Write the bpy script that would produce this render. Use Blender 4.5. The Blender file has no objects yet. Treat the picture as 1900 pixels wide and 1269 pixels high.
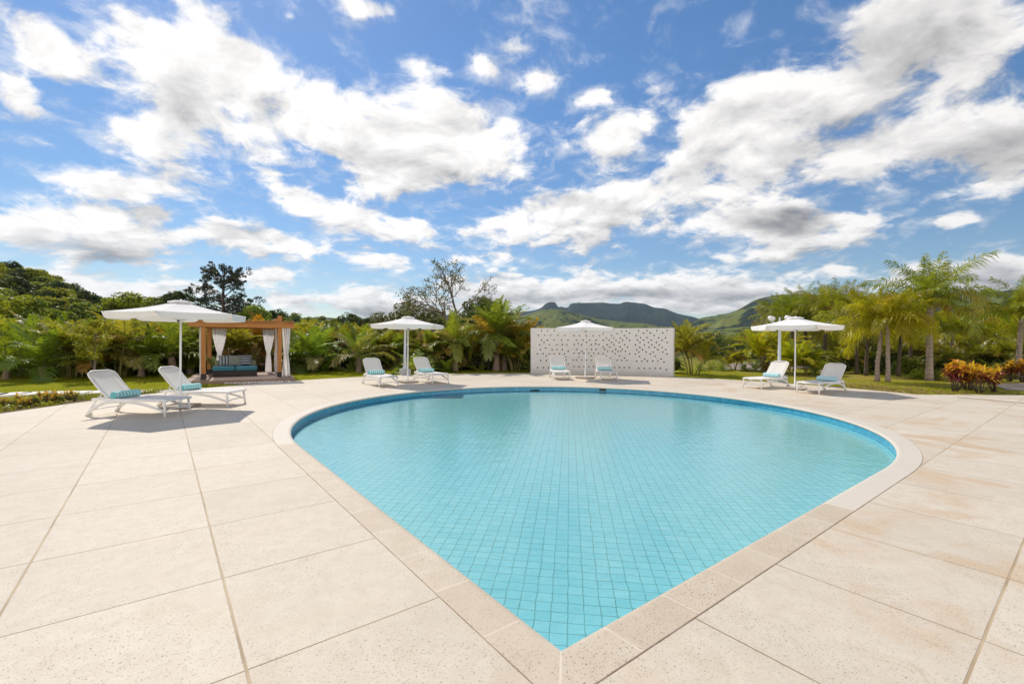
import bpy, bmesh, math, random
import numpy as np
from mathutils import Vector, Matrix
from mathutils.geometry import delaunay_2d_cdt
R = math.radians
scene = bpy.context.scene
COL = scene.collection
rnd = random.Random(7)

# ------------------------------------------------------------------ camera model
CAMH = 1.6
F_PX, PIT, ROL = 845.36, -.0034069, .0066969        # for a 1900 px wide frame
def ray(px, py):
    x = (px-950)/F_PX; z = -(py-634.5)/F_PX
    c, s = math.cos(ROL), math.sin(ROL)
    x, z = c*x-s*z, s*x+c*z
    y = math.cos(PIT)-math.sin(PIT)*z; z = math.sin(PIT)+math.cos(PIT)*z
    return x/y, z/y
def gnd(px, py, z0=0.0):                            # survey: photo point on the ground -> metres
    x, z = ray(px, py); t = (z0-CAMH)/z
    return x*t, t
def hgt(px, py, Y):                                 # height of a photo point standing at depth Y
    return CAMH+ray(px, py)[1]*Y
def xat(px, Y):
    return ray(px, 634)[0]*Y

# ------------------------------------------------------------------ helpers
def tag(o, label=None, cat=None, group=None, kind=None):
    if label: o['label'] = label
    if cat: o['category'] = cat
    if group: o['group'] = group
    if kind: o['kind'] = kind
    return o
def empty(name, loc, rz=0, label=None, cat=None, group=None):
    o = bpy.data.objects.new(name, None); COL.objects.link(o)
    o.empty_display_size = .2
    o.location = loc; o.rotation_euler = (0, 0, rz)
    return tag(o, label, cat, group)
def copy_tree(o, parent=None):
    c = o.copy(); COL.objects.link(c)
    if parent is not None: c.parent = parent
    for ch in list(o.children): copy_tree(ch, c)
    return c

class MB:
    """collects shapes, then links them as ONE mesh object"""
    def __init__(s): s.v = []; s.f = []; s.t = []; s.uv = None; s.m = []
    def add(s, vs, fs, tint=.5, mi=0):
        b = len(s.v); s.v.extend(tuple(p) for p in vs)
        for f in fs:
            s.f.append(tuple(i+b for i in f)); s.t.append(tint); s.m.append(mi)
    def box(s, c, d, rz=0, bev=0.0, mat=None, tint=.5, mi=0):
        bm = bmesh.new(); bmesh.ops.create_cube(bm, size=1)
        bmesh.ops.scale(bm, vec=d, verts=bm.verts)
        if bev > 0:
            bmesh.ops.bevel(bm, geom=list(bm.edges), offset=bev, segments=2, affect='EDGES', profile=.5)
        M = Matrix.Translation(c) @ Matrix.Rotation(rz, 4, 'Z')
        if mat is not None: M = mat @ M
        bm.verts.index_update()
        s.add([M @ v.co for v in bm.verts], [[v.index for v in f.verts] for f in bm.faces], tint, mi)
        bm.free()
    def tube(s, path, rad, n=8, cap=True, tint=.5, flat=1.0, mi=0):
        P = [Vector(p) for p in path]; k = len(P)
        if not hasattr(rad, '__len__'): rad = [rad]*k
        vs = []; fs = []
        prev = None
        for i in range(k):
            T = (P[min(i+1, k-1)]-P[max(i-1, 0)]).normalized()
            if prev is None:
                a = Vector((0, 0, 1)) if abs(T.z) < .9 else Vector((1, 0, 0))
                U = T.cross(a).normalized()
            else:
                U = (prev-T*prev.dot(T)).normalized()
            prev = U; W = T.cross(U)
            for j in range(n):
                an = 2*math.pi*j/n
                vs.append(P[i]+U*math.cos(an)*rad[i]+W*math.sin(an)*rad[i]*flat)
        for i in range(k-1):
            for j in range(n):
                fs.append((i*n+j, i*n+(j+1) % n, (i+1)*n+(j+1) % n, (i+1)*n+j))
        if cap:
            fs.append(tuple(range(n))[::-1]); fs.append(tuple((k-1)*n+j for j in range(n)))
        s.add(vs, fs, tint, mi)
    def lathe(s, prof, n=16, c=(0, 0, 0), tint=.5, mi=0):
        vs = []; fs = []; k = len(prof)
        for r, z in prof:
            for j in range(n):
                a = 2*math.pi*j/n
                vs.append((c[0]+r*math.cos(a), c[1]+r*math.sin(a), c[2]+z))
        for i in range(k-1):
            for j in range(n):
                fs.append((i*n+j, i*n+(j+1) % n, (i+1)*n+(j+1) % n, (i+1)*n+j))
        fs.append(tuple(range(n))[::-1]); fs.append(tuple((k-1)*n+j for j in range(n)))
        s.add(vs, fs, tint, mi)
    def arr(s, V, Fq, T):
        b = len(s.v); s.v.extend(map(tuple, V.tolist()))
        s.f.extend(map(tuple, (Fq+b).tolist())); s.t.extend(T.tolist()); s.m.extend([0]*len(Fq))
    def mesh(s, name, mat, smooth=False, tint=False):
        me = bpy.data.meshes.new(name); me.from_pydata(s.v, [], s.f)
        for m in (mat if isinstance(mat, (list, tuple)) else [mat]): me.materials.append(m)
        if any(s.m): me.polygons.foreach_set('material_index', s.m)
        if smooth: me.polygons.foreach_set('use_smooth', [True]*len(s.f))
        if tint:
            a = me.attributes.new('tint', 'FLOAT', 'FACE'); a.data.foreach_set('value', s.t)
        me.update(); return me
    def build(s, name, mat, parent=None, smooth=False, tint=False, loc=None, rz=0):
        me = s.mesh(name, mat, smooth, tint)
        o = bpy.data.objects.new(name, me); COL.objects.link(o)
        if parent is not None: o.parent = parent
        if loc: o.location = loc
        o.rotation_euler = (0, 0, rz)
        return o
def link(name, me, parent=None, loc=None, rz=0, sc=None):
    o = bpy.data.objects.new(name, me); COL.objects.link(o)
    if parent is not None: o.parent = parent
    if loc: o.location = loc
    o.rotation_euler = (0, 0, rz)
    if sc: o.scale = sc if hasattr(sc, '__len__') else (sc, sc, sc)
    return o

# ------------------------------------------------------------------ node helpers
class NT:
    def __init__(s, tree): s.t = tree; s.n = tree.nodes; s.l = tree.links
    def new(s, typ, **kw):
        n = s.n.new(typ)
        for k, v in kw.items(): setattr(n, k, v)
        return n
    def put(s, sock, v):
        if isinstance(v, bpy.types.NodeSocket): s.l.new(v, sock)
        elif v is not None: sock.default_value = v
    def math(s, op, a, b=None, c=None, clamp=False):
        n = s.new('ShaderNodeMath', operation=op, use_clamp=clamp)
        s.put(n.inputs[0], a); s.put(n.inputs[1], b); s.put(n.inputs[2], c)
        return n.outputs[0]
    def vmath(s, op, a, b=None, out=0):
        n = s.new('ShaderNodeVectorMath', operation=op); s.put(n.inputs[0], a); s.put(n.inputs[1], b)
        return n.outputs[out]
    def rng(s, v, a, b, c=0, d=1, smooth=False):
        n = s.new('ShaderNodeMapRange'); n.interpolation_type = 'SMOOTHSTEP' if smooth else 'LINEAR'
        n.clamp = True
        for i, q in enumerate((v, a, b, c, d)): s.put(n.inputs[i], q)
        return n.outputs[0]
    def mix(s, f, a, b, blend='MIX'):
        n = s.new('ShaderNodeMix', data_type='RGBA', blend_type=blend)
        s.put(n.inputs[0], f); s.put(n.inputs[6], a); s.put(n.inputs[7], b)
        return n.outputs[2]
    def noise(s, vec, scale, detail=4, rough=.5, dist=0, dim='3D', out=0):
        n = s.new('ShaderNodeTexNoise', noise_dimensions=dim)
        s.put(n.inputs['Vector'], vec); n.inputs['Scale'].default_value = scale
        n.inputs['Detail'].default_value = detail; n.inputs['Roughness'].default_value = rough
        n.inputs['Distortion'].default_value = dist
        return n.outputs[out]
    def voro(s, vec, scale, feature='F1', out='Distance'):
        n = s.new('ShaderNodeTexVoronoi', feature=feature)
        s.put(n.inputs['Vector'], vec); n.inputs['Scale'].default_value = scale
        return n.outputs[out]
    def sep(s, v):
        n = s.new('ShaderNodeSeparateXYZ'); s.put(n.inputs[0], v); return n.outputs
    def comb(s, x, y, z):
        n = s.new('ShaderNodeCombineXYZ'); s.put(n.inputs[0], x); s.put(n.inputs[1], y); s.put(n.inputs[2], z)
        return n.outputs[0]
    def bump(s, h, strength=.3, dist=.01, normal=None):
        n = s.new('ShaderNodeBump'); n.inputs['Strength'].default_value = strength
        n.inputs['Distance'].default_value = dist; s.put(n.inputs['Height'], h)
        if normal is not None: s.put(n.inputs['Normal'], normal)
        return n.outputs[0]
def rgb(*c): return (c[0], c[1], c[2], 1)
def newmat(name):
    m = bpy.data.materials.new(name); m.use_nodes = True
    m.node_tree.nodes.clear(); t = NT(m.node_tree)
    out = t.new('ShaderNodeOutputMaterial')
    return m, t, out
def principled(t, out, col, rough=.6, normal=None, spec=.5, metal=0):
    p = t.new('ShaderNodeBsdfPrincipled')
    t.put(p.inputs['Base Color'], col); t.put(p.inputs['Roughness'], rough)
    p.inputs['Specular IOR Level'].default_value = spec; p.inputs['Metallic'].default_value = metal
    if normal is not None: t.put(p.inputs['Normal'], normal)
    t.l.new(p.outputs[0], out.inputs[0]); return p
def objco(t): return t.new('ShaderNodeTexCoord').outputs['Object']
def simple(name, col, rough=.5, var=.06, scale=6, bump=0, bscale=40, spec=.5):
    m, t, out = newmat(name); co = objco(t)
    n = t.noise(co, scale, 5, .6)
    c = t.mix(n, rgb(*[x*(1-var) for x in col]), rgb(*[min(1, x*(1+var)) for x in col]))
    nb = t.bump(t.noise(co, bscale, 4, .6), bump, .01) if bump else None
    principled(t, out, c, rough, nb, spec); return m
def leafmat(name, c1, c2, c3=None, trans=.42, gloss=.06, ovar=.25):
    """c1..c2 along the per-leaf tint, c3 for a few old leaves"""
    m, t, out = newmat(name)
    a = t.new('ShaderNodeAttribute', attribute_name='tint').outputs['Fac']
    c = t.mix(t.rng(a, 0, .85), rgb(*c1), rgb(*c2))
    if c3: c = t.mix(t.rng(a, .88, .93), c, rgb(*c3))
    oi = t.new('ShaderNodeObjectInfo').outputs['Random']
    hs = t.new('ShaderNodeHueSaturation')
    t.put(hs.inputs['Hue'], t.rng(oi, 0, 1, .5-.03*ovar*4, .5+.02*ovar*4))
    t.put(hs.inputs['Value'], t.rng(t.math('FRACT', t.math('MULTIPLY', oi, 7.31)), 0, 1, 1-ovar, 1+ovar))
    t.put(hs.inputs['Color'], c); c = hs.outputs[0]
    d = t.new('ShaderNodeBsdfDiffuse'); t.put(d.inputs[0], c)
    tr = t.new('ShaderNodeBsdfTranslucent')
    t.put(tr.inputs[0], t.mix(.35, c, rgb(min(1, c2[0]*1.8), min(1, c2[1]*1.8), c2[2]*.6)))
    mx = t.new('ShaderNodeMixShader'); mx.inputs[0].default_value = trans
    t.l.new(d.outputs[0], mx.inputs[1]); t.l.new(tr.outputs[0], mx.inputs[2])
    g = t.new('ShaderNodeBsdfGlossy'); g.inputs['Roughness'].default_value = .38
    m2 = t.new('ShaderNodeMixShader'); m2.inputs[0].default_value = gloss
    t.l.new(mx.outputs[0], m2.inputs[1]); t.l.new(g.outputs[0], m2.inputs[2])
    t.l.new(m2.outputs[0], out.inputs[0]); return m

# ------------------------------------------------------------------ materials
def deck_speckle(t, co, amount):
    v1 = t.new('ShaderNodeTexVoronoi'); t.put(v1.inputs['Vector'], co); v1.inputs['Scale'].default_value = 95
    s1 = t.math('MULTIPLY', t.math('LESS_THAN', v1.outputs['Distance'], .30),
                t.math('GREATER_THAN', t.sep(v1.outputs['Color'])[0], .62))
    v2 = t.new('ShaderNodeTexVoronoi'); t.put(v2.inputs['Vector'], co); v2.inputs['Scale'].default_value = 48
    s2 = t.math('MULTIPLY', t.math('LESS_THAN', v2.outputs['Distance'], .24),
                t.math('GREATER_THAN', t.sep(v2.outputs['Color'])[1], .8))
    patch = t.rng(t.noise(co, 1.3, 4, .6), .35, .65, .25, 1)
    return t.math('MULTIPLY', t.math('MAXIMUM', s1, s2), t.math('MULTIPLY', patch, amount))
PITCH, OFF = 1.0632, .8177
def mk_deck():
    m, t, out = newmat('deck_stone'); co = objco(t); x, y, z = t.sep(co)
    def line(v, w):
        f = t.math('FRACT', t.math('ADD', t.math('DIVIDE', t.math('SUBTRACT', v, OFF), PITCH), 50.5))
        d = t.math('MULTIPLY', t.math('ABSOLUTE', t.math('SUBTRACT', f, .5)), PITCH)
        return t.rng(d, w, t.math('ADD', w, .003), 1, 0)
    wob = t.math('MULTIPLY', t.math('SUBTRACT', t.noise(co, 6, 3), .5), .006)
    wx = t.math('ADD', .0026, t.math('MULTIPLY', t.math('LESS_THAN', x, 0), .0026))
    wy = t.math('ADD', .0026, t.math('MULTIPLY', t.math('LESS_THAN', y, 0), .0026))
    lx_, ly_ = line(t.math('ADD', x, wob), wx), line(t.math('ADD', y, wob), wy)
    j = t.math('MAXIMUM', lx_, ly_)
    jw = t.math('MAXIMUM', t.math('MULTIPLY', lx_, t.math('LESS_THAN', x, 0)), t.math('MULTIPLY', ly_, t.math('LESS_THAN', y, 0)))
    cell = t.comb(t.math('FLOOR', t.math('DIVIDE', t.math('SUBTRACT', x, OFF), PITCH)),
                  t.math('FLOOR', t.math('DIVIDE', t.math('SUBTRACT', y, OFF), PITCH)), 3.0)
    wn = t.new('ShaderNodeTexWhiteNoise'); t.put(wn.inputs['Vector'], cell)
    base = t.mix(wn.outputs['Value'], rgb(.635, .555, .44), rgb(.745, .665, .545))
    n1 = t.noise(co, 1.1, 6, .62, .4)
    base = t.mix(t.rng(n1, .40, .66, 0, .75), base, rgb(.73, .64, .515))
    # clouding of the ground surface of the stone
    n4 = t.noise(co, 7, 6, .7, .5)
    base = t.mix(t.rng(n4, .38, .68, 0, .35), base, rgb(.49, .40, .295))
    # rusty stains, most of them to the right of the pool
    n2 = t.noise(t.vmath('ADD', co, (7.3, 2.1, 0)), .8, 7, .6, 1.0)
    side = t.rng(t.math('SUBTRACT', x, y), -3, 3, .12, .75)
    base = t.mix(t.math('MULTIPLY', t.rng(n2, .50, .70, 0, 1, True), side), base, rgb(.60, .405, .225))
    n3 = t.noise(co, 3.3, 6, .65, 1.2)
    base = t.mix(t.math('MULTIPLY', t.rng(n3, .60, .74, 0, 1, True), t.math('MULTIPLY', side, .55)), base, rgb(.47, .315, .18))
    g = t.noise(co, 140, 3, .7)
    base = t.mix(t.rng(g, .3, .7, 0, .35), base, rgb(.43, .37, .295))
    sp = deck_speckle(t, co, .62)
    base = t.mix(sp, base, rgb(.16, .125, .09))
    # the odd dark pebble chip and drip mark
    v = t.new('ShaderNodeTexVoronoi'); t.put(v.inputs['Vector'], co); v.inputs['Scale'].default_value = 1.6
    chip = t.math('MULTIPLY', t.math('LESS_THAN', v.outputs['Distance'], .016), t.math('GREATER_THAN', t.sep(v.outputs['Color'])[2], .45))
    base = t.mix(chip, base, rgb(.07, .05, .04))
    jr = t.rng(t.noise(co, 1.7, 4), .40, .66)
    jn = t.mix(jw, t.mix(jr, rgb(.36, .26, .15), rgb(.22, .15, .085)), t.mix(jr, rgb(.53, .41, .26), rgb(.36, .26, .15)))
    base = t.mix(j, base, jn)
    nb = t.bump(t.math('SUBTRACT', t.math('MULTIPLY', g, .12), t.math('ADD', t.math('MULTIPLY', sp, .35), j)), .45, .006)
    principled(t, out, base, .62, nb, .3); return m
def mk_coping():
    m, t, out = newmat('coping_stone'); co = objco(t)
    u, v, w = t.sep(t.new('ShaderNodeUVMap', uv_map='UVMap').outputs[0])
    L1, L2 = 5.86, 3.6; tot = 2*POOL_R+1.5*math.pi*POOL_R
    tan = t.math('MAXIMUM', t.math('LESS_THAN', u, L1), t.math('GREATER_THAN', u, tot-L2))
    ue = t.math('MINIMUM', u, t.math('SUBTRACT', tot, u))
    per = .545
    f = t.math('FRACT', t.math('ADD', t.math('DIVIDE', t.math('SUBTRACT', ue, .33), per), 50.5))
    d = t.math('MULTIPLY', t.math('ABSOLUTE', t.math('SUBTRACT', f, .5)), per)
    j = t.math('MULTIPLY', t.rng(d, .003, .006, 1, 0), tan)
    j = t.math('MAXIMUM', j, t.rng(ue, .004, .008, 1, 0))
    cid = t.math('FLOOR', t.math('DIVIDE', t.math('SUBTRACT', u, .33-per/2-.2725), per))
    wn = t.new('ShaderNodeTexWhiteNoise', noise_dimensions='1D'); t.put(wn.inputs['W'], cid)
    ct = t.mix(wn.outputs['Value'], rgb(.60, .505, .38), rgb(.66, .565, .44))
    ct = t.mix(t.rng(t.noise(co, 4, 6, .65, .5), .35, .7, 0, .7), ct, rgb(.53, .43, .31))
    sp = deck_speckle(t, co, .95)
    ct = t.mix(sp, ct, rgb(.16, .12, .085))
    cw = t.mix(t.noise(co, 2, 5), rgb(.64, .575, .475), rgb(.71, .645, .55))
    c = t.mix(tan, cw, ct)
    c = t.mix(t.rng(t.noise(co, 160, 3, .7), .35, .7, 0, .25), c, rgb(.40, .31, .22))
    c = t.mix(j, c, rgb(.69, .60, .475))
    # dark grime in the open joint on the outside of the coping
    e = t.math('MULTIPLY', t.rng(v, .255, .262, 0, 1), t.rng(t.noise(co, 5, 4, .6), .3, .6, .45, 1))
    c = t.mix(e, c, rgb(.26, .17, .10))
    principled(t, out, c, .55, t.bump(sp, .3, .004), .35); return m
def mk_pool_floor():
    m, t, out = newmat('pool_floor_tile'); co = objco(t)
    geo = t.new('ShaderNodeNewGeometry').outputs['Position']
    wob = t.vmath('SCALE', t.vmath('SUBTRACT', t.noise(geo, 5, 3, .6, 0, out=1), (.5, .5, .5)), None)
    wob.node.inputs['Scale'].default_value = .034
    p = t.vmath('ADD', geo, wob)
    rot = t.new('ShaderNodeMapping'); rot.inputs['Rotation'].default_value = (0, 0, R(7.2)); t.put(rot.inputs[0], p)
    x, y, z = t.sep(rot.outputs[0])
    T = .1215
    def line(v):
        f = t.math('FRACT', t.math('ADD', t.math('DIVIDE', v, T), 500))
        return t.math('MULTIPLY', t.math('MINIMUM', f, t.math('SUBTRACT', 1, f)), T)
    lw = t.rng(t.noise(geo, 3, 3), .3, .7, .0014, .0034)
    d = t.math('MINIMUM', line(x), line(y))
    j = t.rng(d, lw, t.math('ADD', lw, .003), 1, 0)
    cell = t.comb(t.math('FLOOR', t.math('DIVIDE', x, T)), t.math('FLOOR', t.math('DIVIDE', y, T)), 1.0)
    wn = t.new('ShaderNodeTexWhiteNoise'); t.put(wn.inputs['Vector'], cell)
    c = t.mix(wn.outputs['Value'], rgb(.31, .735, .81), rgb(.39, .80, .87))
    c = t.mix(t.rng(t.noise(geo, 9, 5, .7, 1.0), .35, .7, 0, .35), c, rgb(.47, .84, .89))
    c = t.mix(j, c, rgb(.20, .46, .45))
    principled(t, out, c, .5, None, .2); return m
def mk_pool_wall():
    m, t, out = newmat('pool_wall_tile')
    u, v, w = t.sep(t.new('ShaderNodeUVMap', uv_map='UVMap').outputs[0])
    T = .10
    def line(q, o=0):
        f = t.math('FRACT', t.math('ADD', t.math('DIVIDE', q, T), 500+o))
        return t.math('MULTIPLY', t.math('MINIMUM', f, t.math('SUBTRACT', 1, f)), T)
    j = t.rng(t.math('MINIMUM', line(u), line(v, .4)), .0025, .005, 1, 0)
    cell = t.comb(t.math('FLOOR', t.math('DIVIDE', u, T)), t.math('FLOOR', t.math('ADD', t.math('DIVIDE', v, T), .4)), 1.0)
    wn = t.new('ShaderNodeTexWhiteNoise'); t.put(wn.inputs['Vector'], cell)
    c = t.mix(wn.outputs['Value'], rgb(.03, .30, .47), rgb(.065, .40, .57))
    c = t.mix(t.rng(v, -.19, -.21), c, t.mix(wn.outputs['Value'], rgb(.32, .72, .76), rgb(.38, .77, .80)))
    c = t.mix(j, c, rgb(.12, .35, .47))
    principled(t, out, c, .18, None, .5); return m
def mk_water():
    m, t, out = newmat('pool_water')
    geo = t.new('ShaderNodeNewGeometry').outputs['Position']
    mp = t.new('ShaderNodeMapping'); mp.inputs['Scale'].default_value = (1, 1.5, 1); mp.inputs['Rotation'].default_value = (0, 0, R(25)); t.put(mp.inputs[0], geo)
    n1 = t.noise(mp.outputs[0], 3.2, 4, .55, .6)
    n2 = t.noise(mp.outputs[0], 14, 3, .5, .8)
    h = t.math('ADD', n1, t.math('MULTIPLY', n2, .36))
    nb = t.bump(h, .125, .06)
    fr = t.new('ShaderNodeFresnel'); fr.inputs['IOR'].default_value = 1.385; t.put(fr.inputs['Normal'], nb)
    tr = t.new('ShaderNodeBsdfTransparent'); tr.inputs[0].default_value = rgb(.84, .97, .975)
    gl = t.new('ShaderNodeBsdfGlossy'); gl.inputs['Roughness'].default_value = .012; t.put(gl.inputs['Normal'], nb)
    gl.inputs[0].default_value = rgb(.95, .97, 1)
    mx = t.new('ShaderNodeMixShader'); t.put(mx.inputs[0], fr.outputs[0])
    t.l.new(tr.outputs[0], mx.inputs[1]); t.l.new(gl.outputs[0], mx.inputs[2]); t.l.new(mx.outputs[0], out.inputs[0])
    return m
def mk_fabric(name, col, trans, scale=180):
    m, t, out = newmat(name); co = objco(t)
    n = t.noise(co, 1.5, 4, .6)
    c = t.mix(n, rgb(*[q*.94 for q in col]), rgb(*col))
    c = t.mix(t.rng(t.noise(co, scale, 2), .4, .6, 0, .12), c, rgb(col[0]*.75, col[1]*.75, col[2]*.75))
    nb = t.bump(t.noise(co, 6, 3, .5), .10, .02)
    d = t.new('ShaderNodeBsdfDiffuse'); t.put(d.inputs[0], c); t.put(d.inputs['Normal'], nb)
    tr = t.new('ShaderNodeBsdfTranslucent'); t.put(tr.inputs[0], c)
    mx = t.new('ShaderNodeMixShader'); mx.inputs[0].default_value = trans
    t.l.new(d.outputs[0], mx.inputs[1]); t.l.new(tr.outputs[0], mx.inputs[2]); t.l.new(mx.outputs[0], out.inputs[0])
    return m
def mk_wood(name, c1, c2, axis='Z', scale=9):
    m, t, out = newmat(name); co = objco(t)
    mp = t.new('ShaderNodeMapping'); t.put(mp.inputs[0], co)
    mp.inputs['Scale'].default_value = {'Z': (1, 1, .08), 'X': (.08, 1, 1), 'Y': (1, .08, 1)}[axis]
    n = t.noise(mp.outputs[0], scale*3, 6, .65, .6)
    c = t.mix(t.rng(n, .3, .7), rgb(*c1), rgb(*c2))
    principled(t, out, c, .55, t.bump(n, .25, .006), .3); return m
def mk_wallbrick():
    m, t, out = newmat('white_painted_brick')
    u, v, w = t.sep(t.new('ShaderNodeUVMap', uv_map='UVMap').outputs[0])
    b = t.new('ShaderNodeTexBrick'); t.put(b.inputs['Vector'], t.comb(u, v, 0.0))
    b.inputs['Scale'].default_value = 1; b.inputs['Brick Width'].default_value = .24; b.inputs['Row Height'].default_value = .085
    b.inputs['Mortar Size'].default_value = .006; b.inputs['Mortar Smooth'].default_value = .4
    b.inputs['Color1'].default_value = rgb(.82, .80, .775); b.inputs['Color2'].default_value = rgb(.77, .75, .725); b.inputs['Mortar'].default_value = rgb(.68, .66, .64)
    co = objco(t)
    n = t.noise(co, 1.6, 6, .65, .4)
    c = t.mix(t.rng(n, .35, .7, 0, .3), b.outputs['Color'], rgb(.74, .72, .69))
    # splash dirt along the foot of the wall
    dirt = t.math('MULTIPLY', t.rng(v, 0, .28, 1, 0), t.rng(t.noise(co, 4, 4), .35, .65, .1, .6))
    c = t.mix(dirt, c, rgb(.46, .42, .38))
    h = t.math('ADD', t.math('MULTIPLY', b.outputs['Fac'], -1), t.math('MULTIPLY', t.noise(co, 18, 4, .6), .9))
    principled(t, out, c, .75, t.bump(h, .5, .012), .25); return m
def mk_towel(striped):
    m, t, out = newmat('towel_striped' if striped else 'towel_plain'); co = objco(t); x, y, z = t.sep(co)
    f = t.math('FRACT', t.math('ADD', t.math('MULTIPLY', y, 13.5), 50.25))
    s = t.rng(t.math('ABSOLUTE', t.math('SUBTRACT', f, .5)), .22, .27, 1, 0)
    n = t.noise(co, 120, 3, .6)
    aqua = t.mix(n, rgb(.16, .52, .55), rgb(.27, .66, .68))
    pale = t.mix(n, rgb(.44, .70, .70), rgb(.62, .80, .80))
    if striped:
        endm = t.math('GREATER_THAN', t.math('ABSOLUTE', y), .272)
        c = t.mix(t.math('MAXIMUM', s, endm), pale, aqua)
    else:
        c = t.mix(n, rgb(.38, .63, .68), rgb(.50, .74, .77))
    principled(t, out, c, .9, t.bump(n, .6, .01), .1); return m
def mk_trunk(name, c1, c2, rings=12):
    m, t, out = newmat(name); co = objco(t); x, y, z = t.sep(co)
    n = t.noise(co, 9, 5, .65, .6)
    ring = t.math('ABSOLUTE', t.math('SUBTRACT', t.math('FRACT', t.math('ADD', t.math('MULTIPLY', z, rings), t.math('MULTIPLY', n, .8))), .5))
    c = t.mix(t.rng(n, .3, .7), rgb(*c1), rgb(*c2))
    c = t.mix(t.rng(ring, .38, .5, 0, .5), c, rgb(c1[0]*.5, c1[1]*.5, c1[2]*.5))
    principled(t, out, c, .85, t.bump(t.math('ADD', n, ring), .6, .02), .2); return m

POOL_A, POOL_C, POOL_R = .65547, (.2636, 2.3442), 5.7046
def p2w(x, y):   # pool-local (x across e2, y along e1) -> world
    c, s = math.cos(POOL_A), math.sin(POOL_A)
    return POOL_C[0]+c*x-s*y, POOL_C[1]+s*x+c*y
PC = p2w(POOL_R, POOL_R)                    # centre of the round part of the pool
DECK_R = 12.0

M = {}
M['deck'] = mk_deck(); M['coping'] = mk_coping(); M['floor'] = mk_pool_floor(); M['pwall'] = mk_pool_wall(); M['water'] = mk_water()
M['canopy'] = mk_fabric('parasol_fabric', (.92, .90, .87), .14)
M['curtain'] = mk_fabric('curtain_fabric', (.94, .92, .92), .50)
M['sling'] = mk_fabric('sling_fabric', (.84, .815, .785), .16, 260)
M['resin'] = simple('white_resin', (.85, .84, .82), .38, .03)
M['white_paint'] = simple('white_paint', (.85, .845, .83), .35, .04)
M['lamp_paint'] = simple('lamp_paint', (.58, .63, .66), .45, .05)
M['concrete'] = simple('concrete', (.36, .31, .26), .85, .15, 8, .4, 60)
M['plinth'] = simple('plinth_concrete', (.42, .44, .45), .85, .12, 8, .3, 60)
M['wood'] = mk_wood('oiled_timber', (.36, .14, .035), (.52, .235, .07))
M['wood_beam'] = mk_wood('oiled_timber_beam', (.38, .155, .04), (.54, .25, .075), 'X')
M['plank'] = mk_wood('deck_planks', (.24, .15, .105), (.36, .245, .18), 'X')
M['wicker'] = simple('dark_wicker', (.035, .026, .022), .6, .4, 60, .8, 120)
M['blue'] = simple('blue_cushion', (.045, .21, .28), .85, .12, 5, .2, 200)
M['olive'] = simple('olive_cushion', (.22, .22, .15), .9, .1, 6, .2, 200)
M['black'] = simple('black_plastic', (.02, .02, .02), .4)
M['brick'] = mk_wallbrick()
M['globe'] = simple('opal_globe', (.82, .80, .78), .25, .02)
M['towel1'] = mk_towel(True); M['towel2'] = mk_towel(False)
M['palm_trunk'] = mk_trunk('palm_bark', (.22, .15, .115), (.40, .30, .24), 9)
M['palm_trunk2'] = mk_trunk('palm_bark_grey', (.26, .20, .175), (.46, .37, .32), 6)
M['palm_trunk3'] = mk_trunk('palm_bark_dark', (.075, .055, .042), (.17, .13, .10), 6)
M['bark'] = mk_trunk('tree_bark', (.07, .052, .04), (.17, .135, .11), 1.3)
M['barkpale'] = mk_trunk('tree_bark_pale', (.17, .14, .12), (.30, .26, .23), 1.3)
M['cane'] = mk_trunk('palm_cane', (.20, .17, .06), (.36, .31, .13), 7)
def mk_pillow(kind):
    m, t, out = newmat('pillow_'+kind); co = objco(t); x, y, z = t.sep(co)
    if kind == 'stripes':
        f = t.math('FRACT', t.math('ADD', t.math('MULTIPLY', x, 9.5), 50.2)); s = t.math('LESS_THAN', f, .42)
    elif kind == 'bands':
        f = t.math('FRACT', t.math('ADD', t.math('MULTIPLY', z, 10), 50.1)); s = t.math('LESS_THAN', f, .5)
    else: s = 0.0
    c = t.mix(s, rgb(.38, .40, .36) if kind != 'plain' else rgb(.24, .26, .23), rgb(.035, .07, .14))
    principled(t, out, c, .9, t.bump(t.noise(co, 60, 3), .3, .01), .1); return m
for k in ('stripes', 'bands', 'plain'): M['pillow_'+k] = mk_pillow(k)
# foliage
M['lf_coco'] = leafmat('palm_leaf_green', (.115, .18, .014), (.265, .335, .026), (.42, .30, .10), .50, .045)
M['lf_areca'] = leafmat('palm_leaf_olive', (.18, .19, .020), (.38, .36, .035), (.50, .30, .06), .50, .04)
M['lf_orange'] = leafmat('palm_leaf_orange', (.30, .20, .018), (.50, .29, .025), (.52, .20, .02), .48, .03)
M['lf_queen'] = leafmat('palm_leaf_queen', (.15, .185, .012), (.30, .315, .018), (.30, .19, .04), .5, .03)
M['lf_yellow'] = leafmat('palm_leaf_yellow', (.26, .275, .010), (.44, .42, .014), (.45, .33, .03), .52, .03)
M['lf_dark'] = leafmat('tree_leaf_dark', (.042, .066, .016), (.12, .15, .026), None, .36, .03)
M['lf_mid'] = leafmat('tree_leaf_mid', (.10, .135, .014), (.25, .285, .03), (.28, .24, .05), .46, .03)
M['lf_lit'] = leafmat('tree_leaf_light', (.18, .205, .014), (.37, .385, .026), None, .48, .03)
M['lf_pine'] = leafmat('pine_needles', (.028, .042, .026), (.075, .09, .05), None, .25, .05, .1)
M['lf_grey'] = leafmat('tree_leaf_greyish', (.10, .11, .045), (.22, .215, .085), (.30, .20, .10), .36, .03)
M['lf_brown'] = leafmat('dry_palm_leaf', (.17, .14, .05), (.36, .30, .12), (.44, .36, .20), .38, .05)
M['lf_croton'] = leafmat('croton_leaf', (.60, .31, .018), (.80, .54, .04), (.60, .18, .05), .4, .05, .1)
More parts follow.
